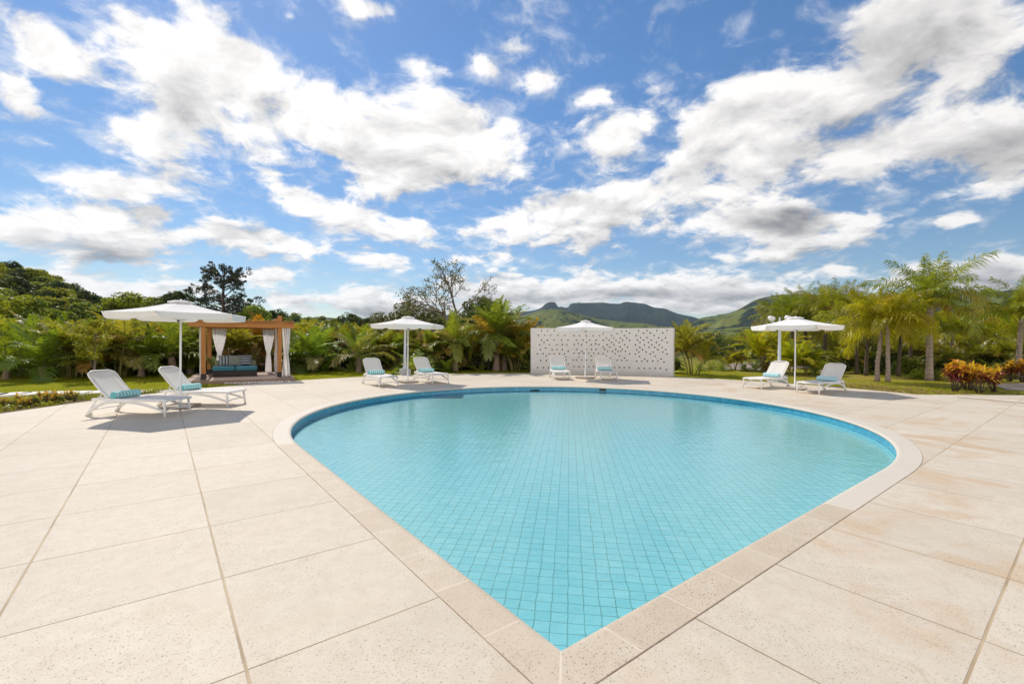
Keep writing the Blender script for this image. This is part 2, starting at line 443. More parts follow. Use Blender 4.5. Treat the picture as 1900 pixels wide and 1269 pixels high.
M['lf_croton_d'] = leafmat('croton_leaf_dark', (.13, .022, .03), (.30, .07, .05), (.45, .20, .03), .35, .06, .1)
M['lf_rust'] = leafmat('dead_palm_leaf', (.30, .11, .025), (.42, .17, .04), None, .35, .04, .1)
M['grass_blade'] = leafmat('grass_blade', (.19, .22, .006), (.34, .35, .012), (.42, .34, .10), .45, .03, .05)


# ------------------------------------------------------------------ camera, sun, sky
cam = bpy.data.cameras.new('camera'); cam.sensor_width = 36; cam.lens = F_PX*36/1900
cam.clip_start = .05; cam.clip_end = 20000
co = bpy.data.objects.new('camera', cam); COL.objects.link(co)
c_, s_ = math.cos(ROL), math.sin(ROL); cp, sp_ = math.cos(PIT), math.sin(PIT)
right = Vector((c_, -sp_*s_, cp*s_)); up = Vector((-s_, -sp_*c_, cp*c_)); fwd = Vector((0, cp, sp_))
mw = Matrix((right, up, -fwd)).transposed().to_4x4(); mw.translation = (0, 0, CAMH)
co.matrix_world = mw; scene.camera = co

SUN_AZ, SUN_EL = -36.0, 49.0        # azimuth from +Y, negative = to the left
sv = Vector((math.sin(R(SUN_AZ))*math.cos(R(SUN_EL)), math.cos(R(SUN_AZ))*math.cos(R(SUN_EL)), math.sin(R(SUN_EL))))
sun = bpy.data.lights.new('sun', 'SUN'); sun.energy = 3.05; sun.angle = R(.5); sun.color = (1, .925, .81)
so = bpy.data.objects.new('sun', sun); COL.objects.link(so); so.rotation_euler = sv.to_track_quat('Z', 'Y').to_euler()

world = bpy.data.worlds.new('World'); scene.world = world; world.use_nodes = True
wt = NT(world.node_tree); wt.n.clear()
wout = wt.new('ShaderNodeOutputWorld'); bg = wt.new('ShaderNodeBackground'); wt.l.new(bg.outputs[0], wout.inputs[0])
sky = wt.new('ShaderNodeTexSky', sky_type='NISHITA'); sky.sun_disc = False
sky.sun_elevation = R(SUN_EL); sky.sun_rotation = R(SUN_AZ); sky.altitude = 300; sky.air_density = 1.0; sky.dust_density = .15; sky.ozone_density = 2.5
SKY_K = .115
bg.inputs['Strength'].default_value = SKY_K
gen = wt.new('ShaderNodeTexCoord').outputs['Generated']
dx, dy, dz = wt.sep(wt.vmath('NORMALIZE', gen))
ay = wt.math('MAXIMUM', wt.math('ABSOLUTE', dy), .04)
uv = wt.comb(wt.math('DIVIDE', dx, ay), wt.math('DIVIDE', dz, ay), 0.0)
# cloud banks: (azimuth tangent, elevation tangent) as px of the survey, half sizes, turn, weight
BANKS = [(86, 96, 150, 62, -42, 1), (35, 178, 75, 50, -20, .9), (180, 120, 90, 50, -50, .8), (323, 150, 210, 95, -32, 1.1), (470, 135, 190, 75, -27, 1.05),
 (590, 190, 150, 70, -25, 1), (300, 255, 170, 75, -25, .9), (480, 245, 170, 80, -20, 1), (640, 240, 190, 95, -12, 1.1), (800, 262, 220, 105, -5, 1.15), (735, 320, 150, 50, 12, 1),
 (400, 215, 200, 60, -35, .9), (227, 350, 190, 34, -8, 1), (150, 446, 215, 62, -6, 1.1), (60, 425, 130, 44, -8, .9), (275, 398, 60, 30, -15, 1), (430, 440, 190, 40, -8, 1.05), (560, 455, 110, 26, -8, .9),
 (650, 400, 190, 42, -14, 1), (760, 418, 85, 28, -14, .95), (560, 380, 110, 34, -25, .85), (671, 470, 120, 24, -12, .85), (893, 485, 105, 20, -3, .9), (870, 425, 45, 22, 10, .75),
 (1101, 395, 205, 76, 14, 1.12), (1000, 415, 160, 60, 14, 1.05), (940, 425, 95, 38, 10, .8), (1180, 360, 120, 50, 14, 1), (1240, 350, 70, 40, 10, .8), (776, 126, 70, 26, -12, .8), (985, 155, 70, 48, 38, .85), (905, 125, 50, 28, -30, .7), (950, 86, 26, 34, 0, .85), (960, 265, 60, 40, 20, .7),
 (690, 8, 90, 34, -12, .95), (350, 22, 60, 40, -45, .7), (412, 30, 60, 34, -30, .7), (545, 25, 70, 22, -25, .6), (640, 80, 60, 20, -35, .5),
 (1152, 237, 115, 54, 14, 1), (1096, 178, 75, 26, 12, .75), (1210, 190, 40, 44, 30, .7), (1120, 300, 60, 30, 10, .75), (1290, 330, 70, 40, -30, .75),
 (1330, 260, 130, 85, 24, 1.05), (1420, 250, 200, 120, 30, 1.15), (1530, 180, 210, 95, 34, 1.05), (1390, 330, 120, 70, 20, .95), (1650, 75, 240, 95, 36, 1.02), (1800, 90, 170, 70, 36, .98), (1760, 20, 150, 70, 36, .85),
 (1700, 250, 230, 82, 16, 1.08), (1600, 290, 150, 70, 12, .9), (1850, 240, 190, 90, 20, 1.05), (1870, 315, 130, 52, 10, 1.02), (1950, 250, 160, 110, 0, 1),
 (1454, 405, 155, 60, 6, 1.12), (1420, 458, 85, 24, 4, .95), (1560, 400, 90, 50, 20, .85), (1303, 403, 55, 18, 18, .85), (1772, 402, 62, 20, 8, .95), (1540, 484, 66, 18, 4, .95),
 (1150, 540, 340, 44, 2, 1.15), (1000, 555, 260, 36, 0, 1.1), (1330, 540, 220, 52, 8, 1.05), (1330, 487, 80, 24, 6, .9), (1420, 520, 110, 34, 4, .9), (1090, 500, 70, 16, 0, .8), (670, 540, 62, 34, 0, 1.05), (700, 562, 210, 32, -3, 1.15), (560, 570, 160, 22, 0, .95), (504, 518, 72, 22, -4, .95),
 (150, 534, 150, 34, -10, 1), (270, 548, 110, 30, -8, .95), (50, 515, 60, 14, -12, .7), (1858, 506, 150, 40, 6, 1.08), (1700, 520, 130, 34, 6, .9), (2050, 480, 150, 60, 0, 1), (-120, 430, 200, 80, 0, 1), (-150, 150, 160, 120, -20, .9), (60, 260, 60, 18, -10, .65), (50, 305, 70, 14, -6, .6), (60, 380, 60, 16, -4, .7), (350, 540, 60, 26, 0, .8)]
GREY = [(323, 205, 75, 70, -50, .55), (217, 478, 120, 26, -4, 1), (276, 398, 50, 18, 0, .9), (1060, 375, 90, 30, 12, .7), (1454, 402, 120, 26, 4, 1.25), (1200, 545, 230, 22, 2, 1), (980, 558, 230, 22, 0, .95), (740, 578, 230, 22, 0, 1.1), (700, 552, 60, 10, -8, .6),
 (1700, 60, 280, 130, 36, .55), (1850, 270, 170, 70, 14, .75), (440, 440, 130, 22, -6, .6), (1380, 545, 150, 26, 4, .9), (1830, 525, 190, 30, 4, .9), (1560, 250, 190, 70, 24, .55), (750, 290, 130, 50, 10, .22), (1290, 300, 110, 60, 20, .4), (1120, 215, 60, 24, 0, .2)]
def uvp(px, py): return ((px-950)/F_PX, (632-py)/F_PX)
UR, VR = (-1.45, 1.45), (-.04, .82)
def bank_map(lst, lo=.05, hi=1.2):
    """smooth cover map over (azimuth tangent, elevation tangent)"""
    U, V = np.meshgrid(np.linspace(*UR, 200), np.linspace(*VR, 90), indexing='ij')
    acc = np.zeros_like(U)
    for (px, py, a, b, rot, w) in lst:
        u_, v_ = uvp(px, py); cr, sr = math.cos(R(rot)), math.sin(R(rot))
        x = ((U-u_)*cr+(V-v_)*sr)*F_PX/a; y = (-(U-u_)*sr+(V-v_)*cr)*F_PX/b
        t = np.clip((hi-np.hypot(x, y))/(hi-lo), 0, 1); k = w*t*t*(3-2*t)
        h = np.maximum(.25-np.abs(acc-k), 0)/.25
        acc = np.maximum(acc, k)+h*h*.25/4*(np.minimum(acc, k) > .02)
    return acc
def curve_node(vals, x, ncp):
    """RGB curves node holding three functions of x in 0..1, values in 0..1"""
    n = wt.new('ShaderNodeRGBCurve'); mp = n.mapping; mp.use_clip = False
    for ch in range(3):
        cv = mp.curves[ch]; xs = np.linspace(0, 1, ncp); ys = np.interp(xs, np.linspace(0, 1, len(vals[ch])), vals[ch])
        cv.points[0].location = (0, float(ys[0])); cv.points[-1].location = (1, float(ys[-1]))
        for a, b in zip(xs[1:-1], ys[1:-1]): cv.points.new(float(a), float(b))
    mp.update(); wt.put(n.inputs['Color'], x)
    return n.outputs[0]
def banks(lst, vec, rank, lo=.05, hi=1.2):
    """the cover map as a short sum of products f(u)*g(v), each kept in a curve"""
    A_ = bank_map(lst, lo, hi); U_, S_, Vt = np.linalg.svd(A_, full_matrices=False)
    x, y, _ = wt.sep(vec)
    xu = wt.rng(x, UR[0], UR[1], 0, 1); yv = wt.rng(y, VR[0], VR[1], 0, 1); acc = None
    for k in range(0, rank, 3):
        fs = [U_[:, i]*math.sqrt(S_[i]) for i in range(k, k+3)]; gs = [Vt[i]*math.sqrt(S_[i]) for i in range(k, k+3)]
        outs = []
        for F, xx, ncp in ((fs, xu, 90), (gs, yv, 60)):
            if acc is not None: xx = wt.math('MULTIPLY_ADD', acc, 1e-7, xx)
            lo_ = [float(f.min()) for f in F]; sc_ = [float(max(f.max()-f.min(), 1e-6)) for f in F]
            c = curve_node([(f-l)/q_ for f, l, q_ in zip(F, lo_, sc_)], xx, ncp)
            m = wt.new('ShaderNodeVectorMath', operation='MULTIPLY_ADD'); wt.put(m.inputs[0], c); m.inputs[1].default_value = sc_; m.inputs[2].default_value = lo_
            outs.append(m.outputs[0])
        d = wt.vmath('DOT_PRODUCT', outs[0], outs[1], out=1)
        acc = d if acc is None else wt.math('ADD', acc, d)
    return acc
kk = wt.math('DIVIDE', 1.0, wt.math('ADD', wt.math('ABSOLUTE', dz), .32))
q = wt.comb(wt.math('MULTIPLY', dx, kk), wt.math('MULTIPLY', dy, kk), wt.math('MULTIPLY', dz, .6))
warp = wt.noise(q, 2.2, 3, .5, 0, out=1)
wv = wt.vmath('SCALE', wt.vmath('SUBTRACT', warp, (.5, .5, .5))); wv.node.inputs['Scale'].default_value = .16
qw = wt.vmath('ADD', q, wv)
uvw = wt.vmath('ADD', uv, wt.vmath('MULTIPLY', wv, (.6, .6, 0)))
cov = banks(BANKS, uvw, 27, 0.05, 1.45)
n1 = wt.noise(qw, 4.6, 12, .60, .25)
n2 = wt.noise(wt.vmath('ADD', qw, (-.020, -.050, .02)), 4.6, 6, .58, .25)      # a little higher up, towards the sun
n3 = wt.noise(qw, 12, 8, .62, .4)
nn = wt.math('ADD', wt.math('SUBTRACT', n1, .5), wt.math('MULTIPLY', wt.math('SUBTRACT', n3, .5), .55))
dens = wt.math('ADD', cov, wt.math('MULTIPLY', nn, 2.3))
rear = wt.rng(dy, .1, -.35, 0, 1, True)      # unseen bright cloud added behind the viewer as fill for camera-facing surfaces
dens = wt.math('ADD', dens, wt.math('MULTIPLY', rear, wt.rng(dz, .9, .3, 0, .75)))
alpha = wt.rng(dens, .28, .80, 0, 1, True)
veil = wt.math('MULTIPLY', wt.rng(dens, -.05, .55, 0, .42, True), wt.rng(n3, .38, .64, 0, 1, True))      # thin veils round the banks
alpha = wt.math('MAXIMUM', alpha, veil)
alpha = wt.math('MULTIPLY', alpha, wt.rng(dz, -.02, .02, 0, 1))
grad = wt.math('SUBTRACT', n1, n2)
thick = wt.rng(dens, .7, 1.9, 0, 1, True)
grey = wt.math('MAXIMUM', banks(GREY, uvw, 12), 0.0)
grey = wt.math('MULTIPLY', grey, wt.rng(wt.math('SUBTRACT', n2, .5), -.2, .2, 1.25, .45))
n4 = wt.noise(wt.vmath('ADD', qw, (3.1, 1.7, .4)), 7.5, 5, .55, .4)
soft = wt.math('MULTIPLY', wt.rng(n4, .40, .66, 0, 1, True), wt.rng(dens, .85, 1.6, 0, .20))
shade = wt.math('ADD', wt.math('MULTIPLY', grad, 2.0), wt.math('SUBTRACT', wt.math('SUBTRACT', .97, soft), wt.math('MULTIPLY', grey, .72)))
covu = banks(BANKS, wt.vmath('ADD', uvw, (-.012, .045, 0)), 15, 0.05, 1.45)
under = wt.math('MULTIPLY', wt.rng(wt.math('SUBTRACT', covu, cov), -.04, .50, 0, 1), wt.rng(n3, .35, .6, .55, .25))
shade = wt.math('SUBTRACT', shade, under)
shade = wt.math('SUBTRACT', shade, wt.math('MULTIPLY', wt.math('MULTIPLY', thick, wt.rng(n2, .42, .62, 0, 1)), .10), clamp=True)
ccol = wt.mix(shade, rgb(.17/SKY_K, .175/SKY_K, .185/SKY_K), rgb(.86/SKY_K, .84/SKY_K, .82/SKY_K))
# towards the right, away from the sun, the clouds are a little greyer
ccol = wt.mix(wt.rng(wt.math('DIVIDE', dx, ay), .1, 1.1, 0, .5), ccol, rgb(.80, .79, .79), 'MULTIPLY')
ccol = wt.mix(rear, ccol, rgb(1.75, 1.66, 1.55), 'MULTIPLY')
skyc = wt.mix(1.0, sky.outputs[0], rgb(1.06, 1.0, .96), 'MULTIPLY')
hsv = wt.new('ShaderNodeHueSaturation'); hsv.inputs['Saturation'].default_value = 1.24; wt.put(hsv.inputs['Value'], wt.rng(dz, 0, .5, .66, .90))
wt.put(hsv.inputs['Color'], skyc)
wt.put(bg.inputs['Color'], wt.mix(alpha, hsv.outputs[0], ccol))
world.cycles.sampling_method = 'MANUAL'; world.cycles.sample_map_resolution = 512

scene.view_settings.view_transform = 'Standard'; scene.view_settings.look = 'None'
scene.view_settings.exposure = .36; scene.view_settings.gamma = 1
scene.cycles.max_bounces = 8; scene.cycles.transparent_max_bounces = 24; scene.cycles.diffuse_bounces = 3; scene.cycles.glossy_bounces = 3
scene.cycles.caustics_reflective = False; scene.cycles.caustics_refractive = False
scene.cycles.use_denoising = True

# ------------------------------------------------------------------ terrain
def prof(pts, px):
    xs = [p[0] for p in pts]; ys = [p[1] for p in pts]
    return np.interp(px, xs, ys)
RIDGES = []   # name, skyline (px, py), distance, foot distance, forest
L_HILL = [(-900, 500), (-300, 500), (-60, 520), (40, 528), (80, 546), (114, 561), (149, 577), (180, 594), (215, 606), (300, 612), (420, 611), (520, 612), (600, 624), (650, 640), (1000, 640), (3000, 640)]
MID_L = [(-900, 600), (380, 600), (430, 585), (480, 583), (540, 585), (575, 594), (610, 600), (700, 602), (760, 605), (850, 612), (1000, 640), (3000, 640)]
FAR = [(-900, 590), (400, 590), (560, 589), (640, 591), (760, 587), (850, 584), (940, 579.5), (962, 579), (992.6, 574.7), (1004, 570.5), (1011, 563.5), (1016, 560.3), (1022, 559.3), (1029, 559.6), (1032, 562), (1034, 568.5), (1044, 570.5), (1053.7, 570.5), (1057, 564), (1062, 561.5), (1072, 561), (1119, 561.2), (1132, 563), (1150, 563), (1156, 560), (1164, 559), (1180, 560.8), (1196.8, 563), (1205, 567), (1213.7, 570.5), (1234.7, 572.6), (1255.8, 581), (1283, 587), (1298, 591.6), (1330, 596), (1400, 600), (1600, 600), (3000, 600)]
GRASS = [(-900, 640), (880, 640), (930, 596), (961, 588.5), (985, 581), (1005, 575), (1024, 573), (1045, 576), (1074.7, 582), (1108, 591), (1150, 597), (1213.7, 605), (1300, 618), (1400, 640), (3000, 640)]
RHILL = [(-900, 640), (1180, 640), (1230, 612), (1280, 598), (1300.5, 590), (1325, 586), (1351, 581), (1370, 573), (1391, 561), (1410, 553), (1432, 547), (1480, 545), (1560, 549), (1640, 552), (1700, 552), (1760, 545), (1808, 540), (1860, 539), (1900, 536), (2050, 530), (2400, 525), (3000, 540)]
RLOW = [(-900, 650), (1240, 640), (1300, 618), (1380, 609), (1440, 604), (1520, 598), (1600, 592), (1700, 588), (1800, 583), (1900, 584), (2200, 580), (3000, 590)]
RIDGES = [(L_HILL, 110, 40, 1.0), (MID_L, 230, 90, .8), (FAR, 3000, 1750, 1.0), (GRASS, 1700, 700, .33), (RHILL, 1500, 650, .52), (RLOW, 900, 350, .25)]
def terrain():
    az = np.concatenate([np.arange(-60, 60, .16), np.arange(60, 300, 3.0)])
    rr = np.concatenate([np.geomspace(11.6, 40, 22), np.geomspace(42, 300, 34), np.geomspace(310, 3400, 90), np.array([4200, 6000, 9000, 14000])])
    A, Rr = np.meshgrid(np.radians(az), rr, indexing='ij')
    X = PC[0]+Rr*np.sin(A); Y = PC[1]+Rr*np.cos(A)
    zr = np.zeros_like(X)-.03
    forest = np.zeros_like(X)
    Yc = np.where(Y > 1, Y, 1)
    px = 950+F_PX*X/Yc
    front = (Y > 12) & (np.abs(X/Yc) < 3.4)
    rs = np.random.RandomState(3)
    def fbm(x, y, sc, seed, oc=5):
        v = np.zeros_like(x); amp = 1; r2 = np.random.RandomState(seed)
        for k in range(oc):
            ph = r2.uniform(0, 6.28, 6); an = r2.uniform(0, 3.14, 3)
            for i in range(3):
                v += amp/3*np.sin((x*math.cos(an[i])+y*math.sin(an[i]))*2*math.pi*(2**k)/sc*(1+.13*i)+ph[i]+1.7*np.sin((x*math.sin(an[i])-y*math.cos(an[i]))*2*math.pi*(2**k)/sc*.7+ph[i+3]))
            amp *= .52
        return v
    ZW = np.full_like(X, -.03)-np.clip((Yc-60)/400, 0, 1)*3.0
    best = ZW.copy()
    for (P, D, foot, fo) in RIDGES:
        py = prof(P, px)
        hor = 631.6+.0067*(px-950)
        crest = CAMH+(hor-py)/F_PX*D
        t = np.clip((Yc-foot)/(D-foot), 0, 1)
        s = t*t*(3-2*t)*.45+t**1.6*.55
        back = np.clip((Yc-D)/(D*.8), 0, 1)
        z = (ZW)*(1-s)+crest*s-back*np.maximum(crest, 0)*.5
        rough = fbm(X, Y, D*.22, int(D), 5)*(D*.012)*np.clip((t)*(1-t)*4, 0, 1)
        z = z+rough
        if D == 3000:   # cliff band under the flat summits
            cl = np.clip((t-.90)/.06, 0, 1); z = np.where(t > .90, z-(1-cl)*(D*.010)*(px > 1000)*(px < 1240), z)
        z = np.where(front, z, -.03)
        up_ = (z > best+.0)
        forest = np.where(up_, fo, forest); best = np.where(up_, z, best)
    Z = np.where(front, best, -.03)
    fo = forest+fbm(X, Y, 260, 11, 4)*.32
    fo += ((px-1075)**2/45**2+(Y-1000)**2/190**2 < 1.0)*.0
    Z += np.where((Rr > 60), fbm(X, Y, 90, 5, 3)*np.clip((Rr-60)/3000, 0, .3), 0)
    na, nr = A.shape
    V = np.stack([X, Y, Z], -1).reshape(-1, 3)
    idx = np.arange(na*nr).reshape(na, nr)
    nxt = np.roll(idx, -1, axis=0)
    Fq = np.stack([idx[:, :-1], idx[:, 1:], nxt[:, 1:], nxt[:, :-1]], -1).reshape(-1, 4)
    me = bpy.data.meshes.new('ground')
    me.from_pydata(V.tolist(), [], Fq.tolist())
    at = me.attributes.new('forest', 'FLOAT', 'POINT'); at.data.foreach_set('value', fo.reshape(-1))
    me.polygons.foreach_set('use_smooth', [True]*len(Fq))
    me.update(); return me
def mk_ground():
    m, t, out = newmat('ground_cover')
    geo = t.new('ShaderNodeNewGeometry'); P = geo.outputs['Position']; nz = t.sep(geo.outputs['True Normal'])[2]
    fo = t.new('ShaderNodeAttribute', attribute_name='forest').outputs['Fac']
    dist = t.vmath('LENGTH', P, out=1)
    # mown lawn
    n = t.noise(P, 1.1, 5, .65); nf = t.noise(P, 24, 4, .7)
    lawn = t.mix(t.rng(n, .3, .7), rgb(.21, .225, .004), rgb(.33, .315, .010))
    lawn = t.mix(t.rng(nf, .35, .65, 0, .5), lawn, rgb(.12, .135, .006))
    bare = t.rng(t.math('ADD', t.noise(P, .45, 5, .7, .5), t.rng(t.sep(P)[0], 8, 13, 0, .16)), .58, .72, 0, .75)
    lawn = t.mix(bare, lawn, rgb(.30, .22, .07))
    # fields and woods
    g = t.mix(t.rng(t.noise(P, .012, 6, .6), .35, .65), rgb(.085, .115, .024), rgb(.165, .18, .040))
    g = t.mix(t.rng(t.noise(P, .05, 4, .6), .45, .7, 0, .5), g, rgb(.14, .125, .05))
    vt = t.voro(P, .075, 'F1'); vt2 = t.voro(P, .16, 'F1')
    w = t.mix(t.rng(vt2, .1, .8), rgb(.040, .056, .028), rgb(.014, .025, .018))
    w = t.mix(t.rng(t.noise(P, .008, 5, .6), .4, .65, 0, .6), w, rgb(.042, .054, .020))
    fm = t.rng(t.math('ADD', fo, t.math('MULTIPLY', t.math('SUBTRACT', t.noise(P, .007, 9, .68, .8), .5), 1.9)), .47, .53)
    # lone trees and hedge lines over the pasture
    lone = t.math('MULTIPLY', t.math('LESS_THAN', vt, .34), t.rng(t.noise(P, .011, 3), .47, .55))
    fm = t.math('MAXIMUM', fm, lone)
    far = t.mix(fm, g, w)
    rock = t.mix(t.noise(P, .02, 6, .7), rgb(.10, .095, .085), rgb(.24, .21, .18))
    far = t.mix(t.math('MULTIPLY', t.rng(nz, .62, .40, 0, .8), t.rng(dist, 1500, 2200)), far, rock)
    c = t.mix(t.rng(dist, 26, 60), lawn, far)
    hb = t.math('MULTIPLY', t.math('SUBTRACT', 1, vt2), t.math('MULTIPLY', fm, t.rng(dist, 80, 300)))
    nb = t.bump(hb, 1.0, 5.0)
    nb = t.bump(t.math('MULTIPLY', nf, t.rng(dist, 30, 60, 1, 0)), .5, .03, nb)
    principled(t, out, c, .95, nb, .05); return m
M['ground'] = mk_ground()
ground = link('ground', terrain()); ground.data.materials.append(M['ground']); tag(ground, kind='structure')

# ------------------------------------------------------------------ pool
def outline(nb=150, ns=24):
    P = []
    for i in range(ns): P.append((0, POOL_R*i/ns))                       # corner -> along e1 (local y)
    for i in range(nb+1):
        a = R(180)-R(270)*i/nb                                          # arc around (R,R)
        P.append((POOL_R+POOL_R*math.cos(a), POOL_R+POOL_R*math.sin(a)))
    for i in range(1, ns): P.append((POOL_R*(1-i/ns), 0))
    return P
OUT = outline()
def normals(P):
    N = []; k = len(P)
    for i in range(k):
        a = Vector(P[i-1]); b = Vector(P[i]); c = Vector(P[(i+1) % k])
        d1 = (b-a).normalized(); d2 = (c-b).normalized()
        n1 = Vector((-d1.y, d1.x)); n2 = Vector((-d2.y, d2.x))
        nn_ = (n1+n2).normalized(); N.append(nn_/max(.3, nn_.dot(n1)))
    return N
NRM = normals(OUT)     # points outwards (outline runs clockwise)
cum = [0]
for i in range(len(OUT)): cum.append(cum[-1]+(Vector(OUT[(i+1) % len(OUT)])-Vector(OUT[i])).length)
def sweep(name, prof_, mat, smooth=True, vv=None):
    k = len(OUT); m = len(prof_); vs = []; fs = []
    for i in range(k):
        for d, z in prof_:
            p = Vector(OUT[i])+NRM[i]*d; vs.append((p.x, p.y, z))
    for i in range(k):
        j = (i+1) % k
        for a in range(m-1): fs.append((i*m+a, i*m+a+1, j*m+a+1, j*m+a))
    me = bpy.data.meshes.new(name); me.from_pydata(vs, [], fs); me.materials.append(mat)
    uvl = me.uv_layers.new(name='UVMap')
    li = 0
    for i in range(k):
        for a in range(m-1):
            for (ii, aa) in ((i, a), (i, a+1), (i+1, a+1), (i+1, a)):
                v_ = prof_[aa][0] if vv is None else prof_[aa][1]
                uvl.data[li].uv = (cum[ii], v_); li += 1
    if smooth: me.polygons.foreach_set('use_smooth', [not (prof_[a][1] > .0037 and prof_[a+1][1] > .0037) for i in range(k) for a in range(m-1)])
    me.update()
    o = bpy.data.objects.new(name, me); COL.objects.link(o)
    o.location = (POOL_C[0], POOL_C[1], 0); o.rotation_euler = (0, 0, POOL_A)
    return o
cop = sweep('pool_coping', [(.264, -.04), (.264, .001), (.261, .0035), (.255, .004), (.04, .004), (.03, .0038), (.012, .002), (-.006, -.004), (-.018, -.016), (-.020, -.030), (-.012, -.046), (.004, -.052)], M['coping'])
tag(cop, kind='structure')
FLOOR_Z, FLOOR_S, WATER_Z = -.43, .012, -.155
wallm = sweep('pool_wall', [(.004, -.05), (.004, -.6), (0, FLOOR_Z)], M['pwall'], True, 1); tag(wallm, kind='structure')
def disc(name, z, mat, d=.002, slope=0):
    me = bpy.data.meshes.new(name)
    me.from_pydata([(p[0]+n[0]*d, p[1]+n[1]*d, z+slope*(p[0]+p[1])*.7071) for p, n in zip(OUT, NRM)], [], [tuple(range(len(OUT)))[::-1]])
    me.materials.append(mat); me.update()
    o = link(name, me, None, (POOL_C[0], POOL_C[1], 0), POOL_A); return tag(o, kind='structure')
def pool_floor():          # shallow coved edge round the far curve, deeper towards the near corner
    rings = [(0, 1.0), (.12, .84), (.3, .62), (.55, .38), (.9, .15), (1.4, 0)]; vs = []; fs = []; k = len(OUT)
    for i in range(k):
        d = min(cum[i], cum[-1]-cum[i]); w = min(1, max(0, (d-4.2)/3.0)); w = w*w*(3-2*w)
        for ins, g in rings:
            p = Vector(OUT[i])-NRM[i]*(ins*min(1, d/2+.02)); zf = FLOOR_Z+FLOOR_S*(p.x+p.y)*.7071
            vs.append((p.x, p.y, zf+(-.185-zf)*w*g))
    m = len(rings)
    for i in range(k):
        j = (i+1) % k
        for a in range(m-1): fs.append((i*m+a, j*m+a, j*m+a+1, i*m+a+1))
    fs.append(tuple(i*m+m-1 for i in range(k)))
    me = bpy.data.meshes.new('pool_floor'); me.from_pydata(vs, [], fs); me.materials.append(M['floor']); me.update()
    tag(link('pool_floor', me, None, (POOL_C[0], POOL_C[1], 0), POOL_A), kind='structure')
pool_floor()
disc('pool_water', WATER_Z, M['water'])
def pool_dir(px, Y, z):      # a point of the round wall seen at photo column px
    k = ray(px, 634)[0]; cx, cy = PC; a = k*k+1; b = -2*(k*cx+cy); c = cx*cx+cy*cy-(POOL_R-.0)**2
    y = (-b+math.sqrt(b*b-4*a*c))/(2*a); return k*y, y, z
for px, z, lab in ((1119, -.085, 'small dark skimmer opening in the far pool wall below the parasol by the white wall'), (993, -.135, 'flat dark skimmer slot at the waterline of the far pool wall')):
    x, y, z = pool_dir(px, 0, z); a = math.atan2(y-PC[1], x-PC[0])
    e = empty('pool_skimmer', (x, y, z), a-math.pi/2, lab, 'pool skimmer', 'skimmers in the pool wall')
    b = MB(); w = .20 if z > -.1 else .28; hh = .05 if z > -.1 else .010
    for s in (-1, 1):
        b.box((s*(w/2), -.012, 0), (.022, .03, hh+.03), 0, .004); b.box((0, -.012, s*(hh/2)), (w-.02, .03, .014), 0, .003)
    b.build('frame', M['black'], e)
    b = MB(); b.box((0, .0, 0), (w, .012, hh)); b.box((0, -.008, 0), (w*.9, .006, .006)); b.build('weir_flap', M['black'], e)

# ------------------------------------------------------------------ deck: round terrace plus the terrace running off to the right
def deck():
    c, s = math.cos(-POOL_A), math.sin(-POOL_A)
    def w2p(x, y):
        x -= POOL_C[0]; y -= POOL_C[1]; return (c*x-s*y, s*x+c*y)
    ye = 14.2; xe = PC[0]+math.sqrt(DECK_R**2-(ye-PC[1])**2)
    a0 = math.atan2(ye-PC[1], xe-PC[0]); outer = []
    for i in range(121):
        a = a0+(math.pi-a0)*i/120; outer.append((PC[0]+DECK_R*math.cos(a), PC[1]+DECK_R*math.sin(a)))
    outer += [(PC[0]-DECK_R, -14), (45, -14), (45, 14.25), (16, 14.2)]
    outer = [w2p(*p) for p in outer]
    inner = [(p[0]+n[0]*.264, p[1]+n[1]*.264) for p, n in zip(OUT, NRM)]
    pts = [Vector(p) for p in outer+inner]; no = len(outer); ni = len(inner)
    ed = [(i, (i+1) % no) for i in range(no)]+[(no+i, no+(i+1) % ni) for i in range(ni)]
    v, e, f, *_ = delaunay_2d_cdt(pts, ed, [], 0, 1e-5)
    fs = []
    def inside(p, poly):
        r = False; j = len(poly)-1
        for i in range(len(poly)):
            if (poly[i][1] > p.y) != (poly[j][1] > p.y) and p.x < (poly[j][0]-poly[i][0])*(p.y-poly[i][1])/(poly[j][1]-poly[i][1])+poly[i][0]: r = not r
            j = i
        return r
    for t in f:
        cc = sum((v[i] for i in t), Vector((0, 0)))/len(t)
        if inside(cc, outer) and not inside(cc, inner): fs.append(tuple(t))
    vs = [(p.x, p.y, 0) for p in v]
    nv = len(vs)
    vs += [(p[0], p[1], 0) for p in outer]+[(p[0], p[1], -.12) for p in outer]
    for i in range(no): fs.append((nv+i, nv+(i+1) % no, nv+no+(i+1) % no, nv+no+i))
    me = bpy.data.meshes.new('pool_deck'); me.from_pydata(vs, [], fs); me.materials.append(M['deck']); me.update()
    bm = bmesh.new(); bm.from_mesh(me)
    for fc in bm.faces:
        if abs(fc.normal.z) > .5 and fc.normal.z < 0: fc.normal_flip()
    bm.to_mesh(me); bm.free()
    return tag(link('pool_deck', me, None, (POOL_C[0], POOL_C[1], 0), POOL_A), kind='structure')
deck()

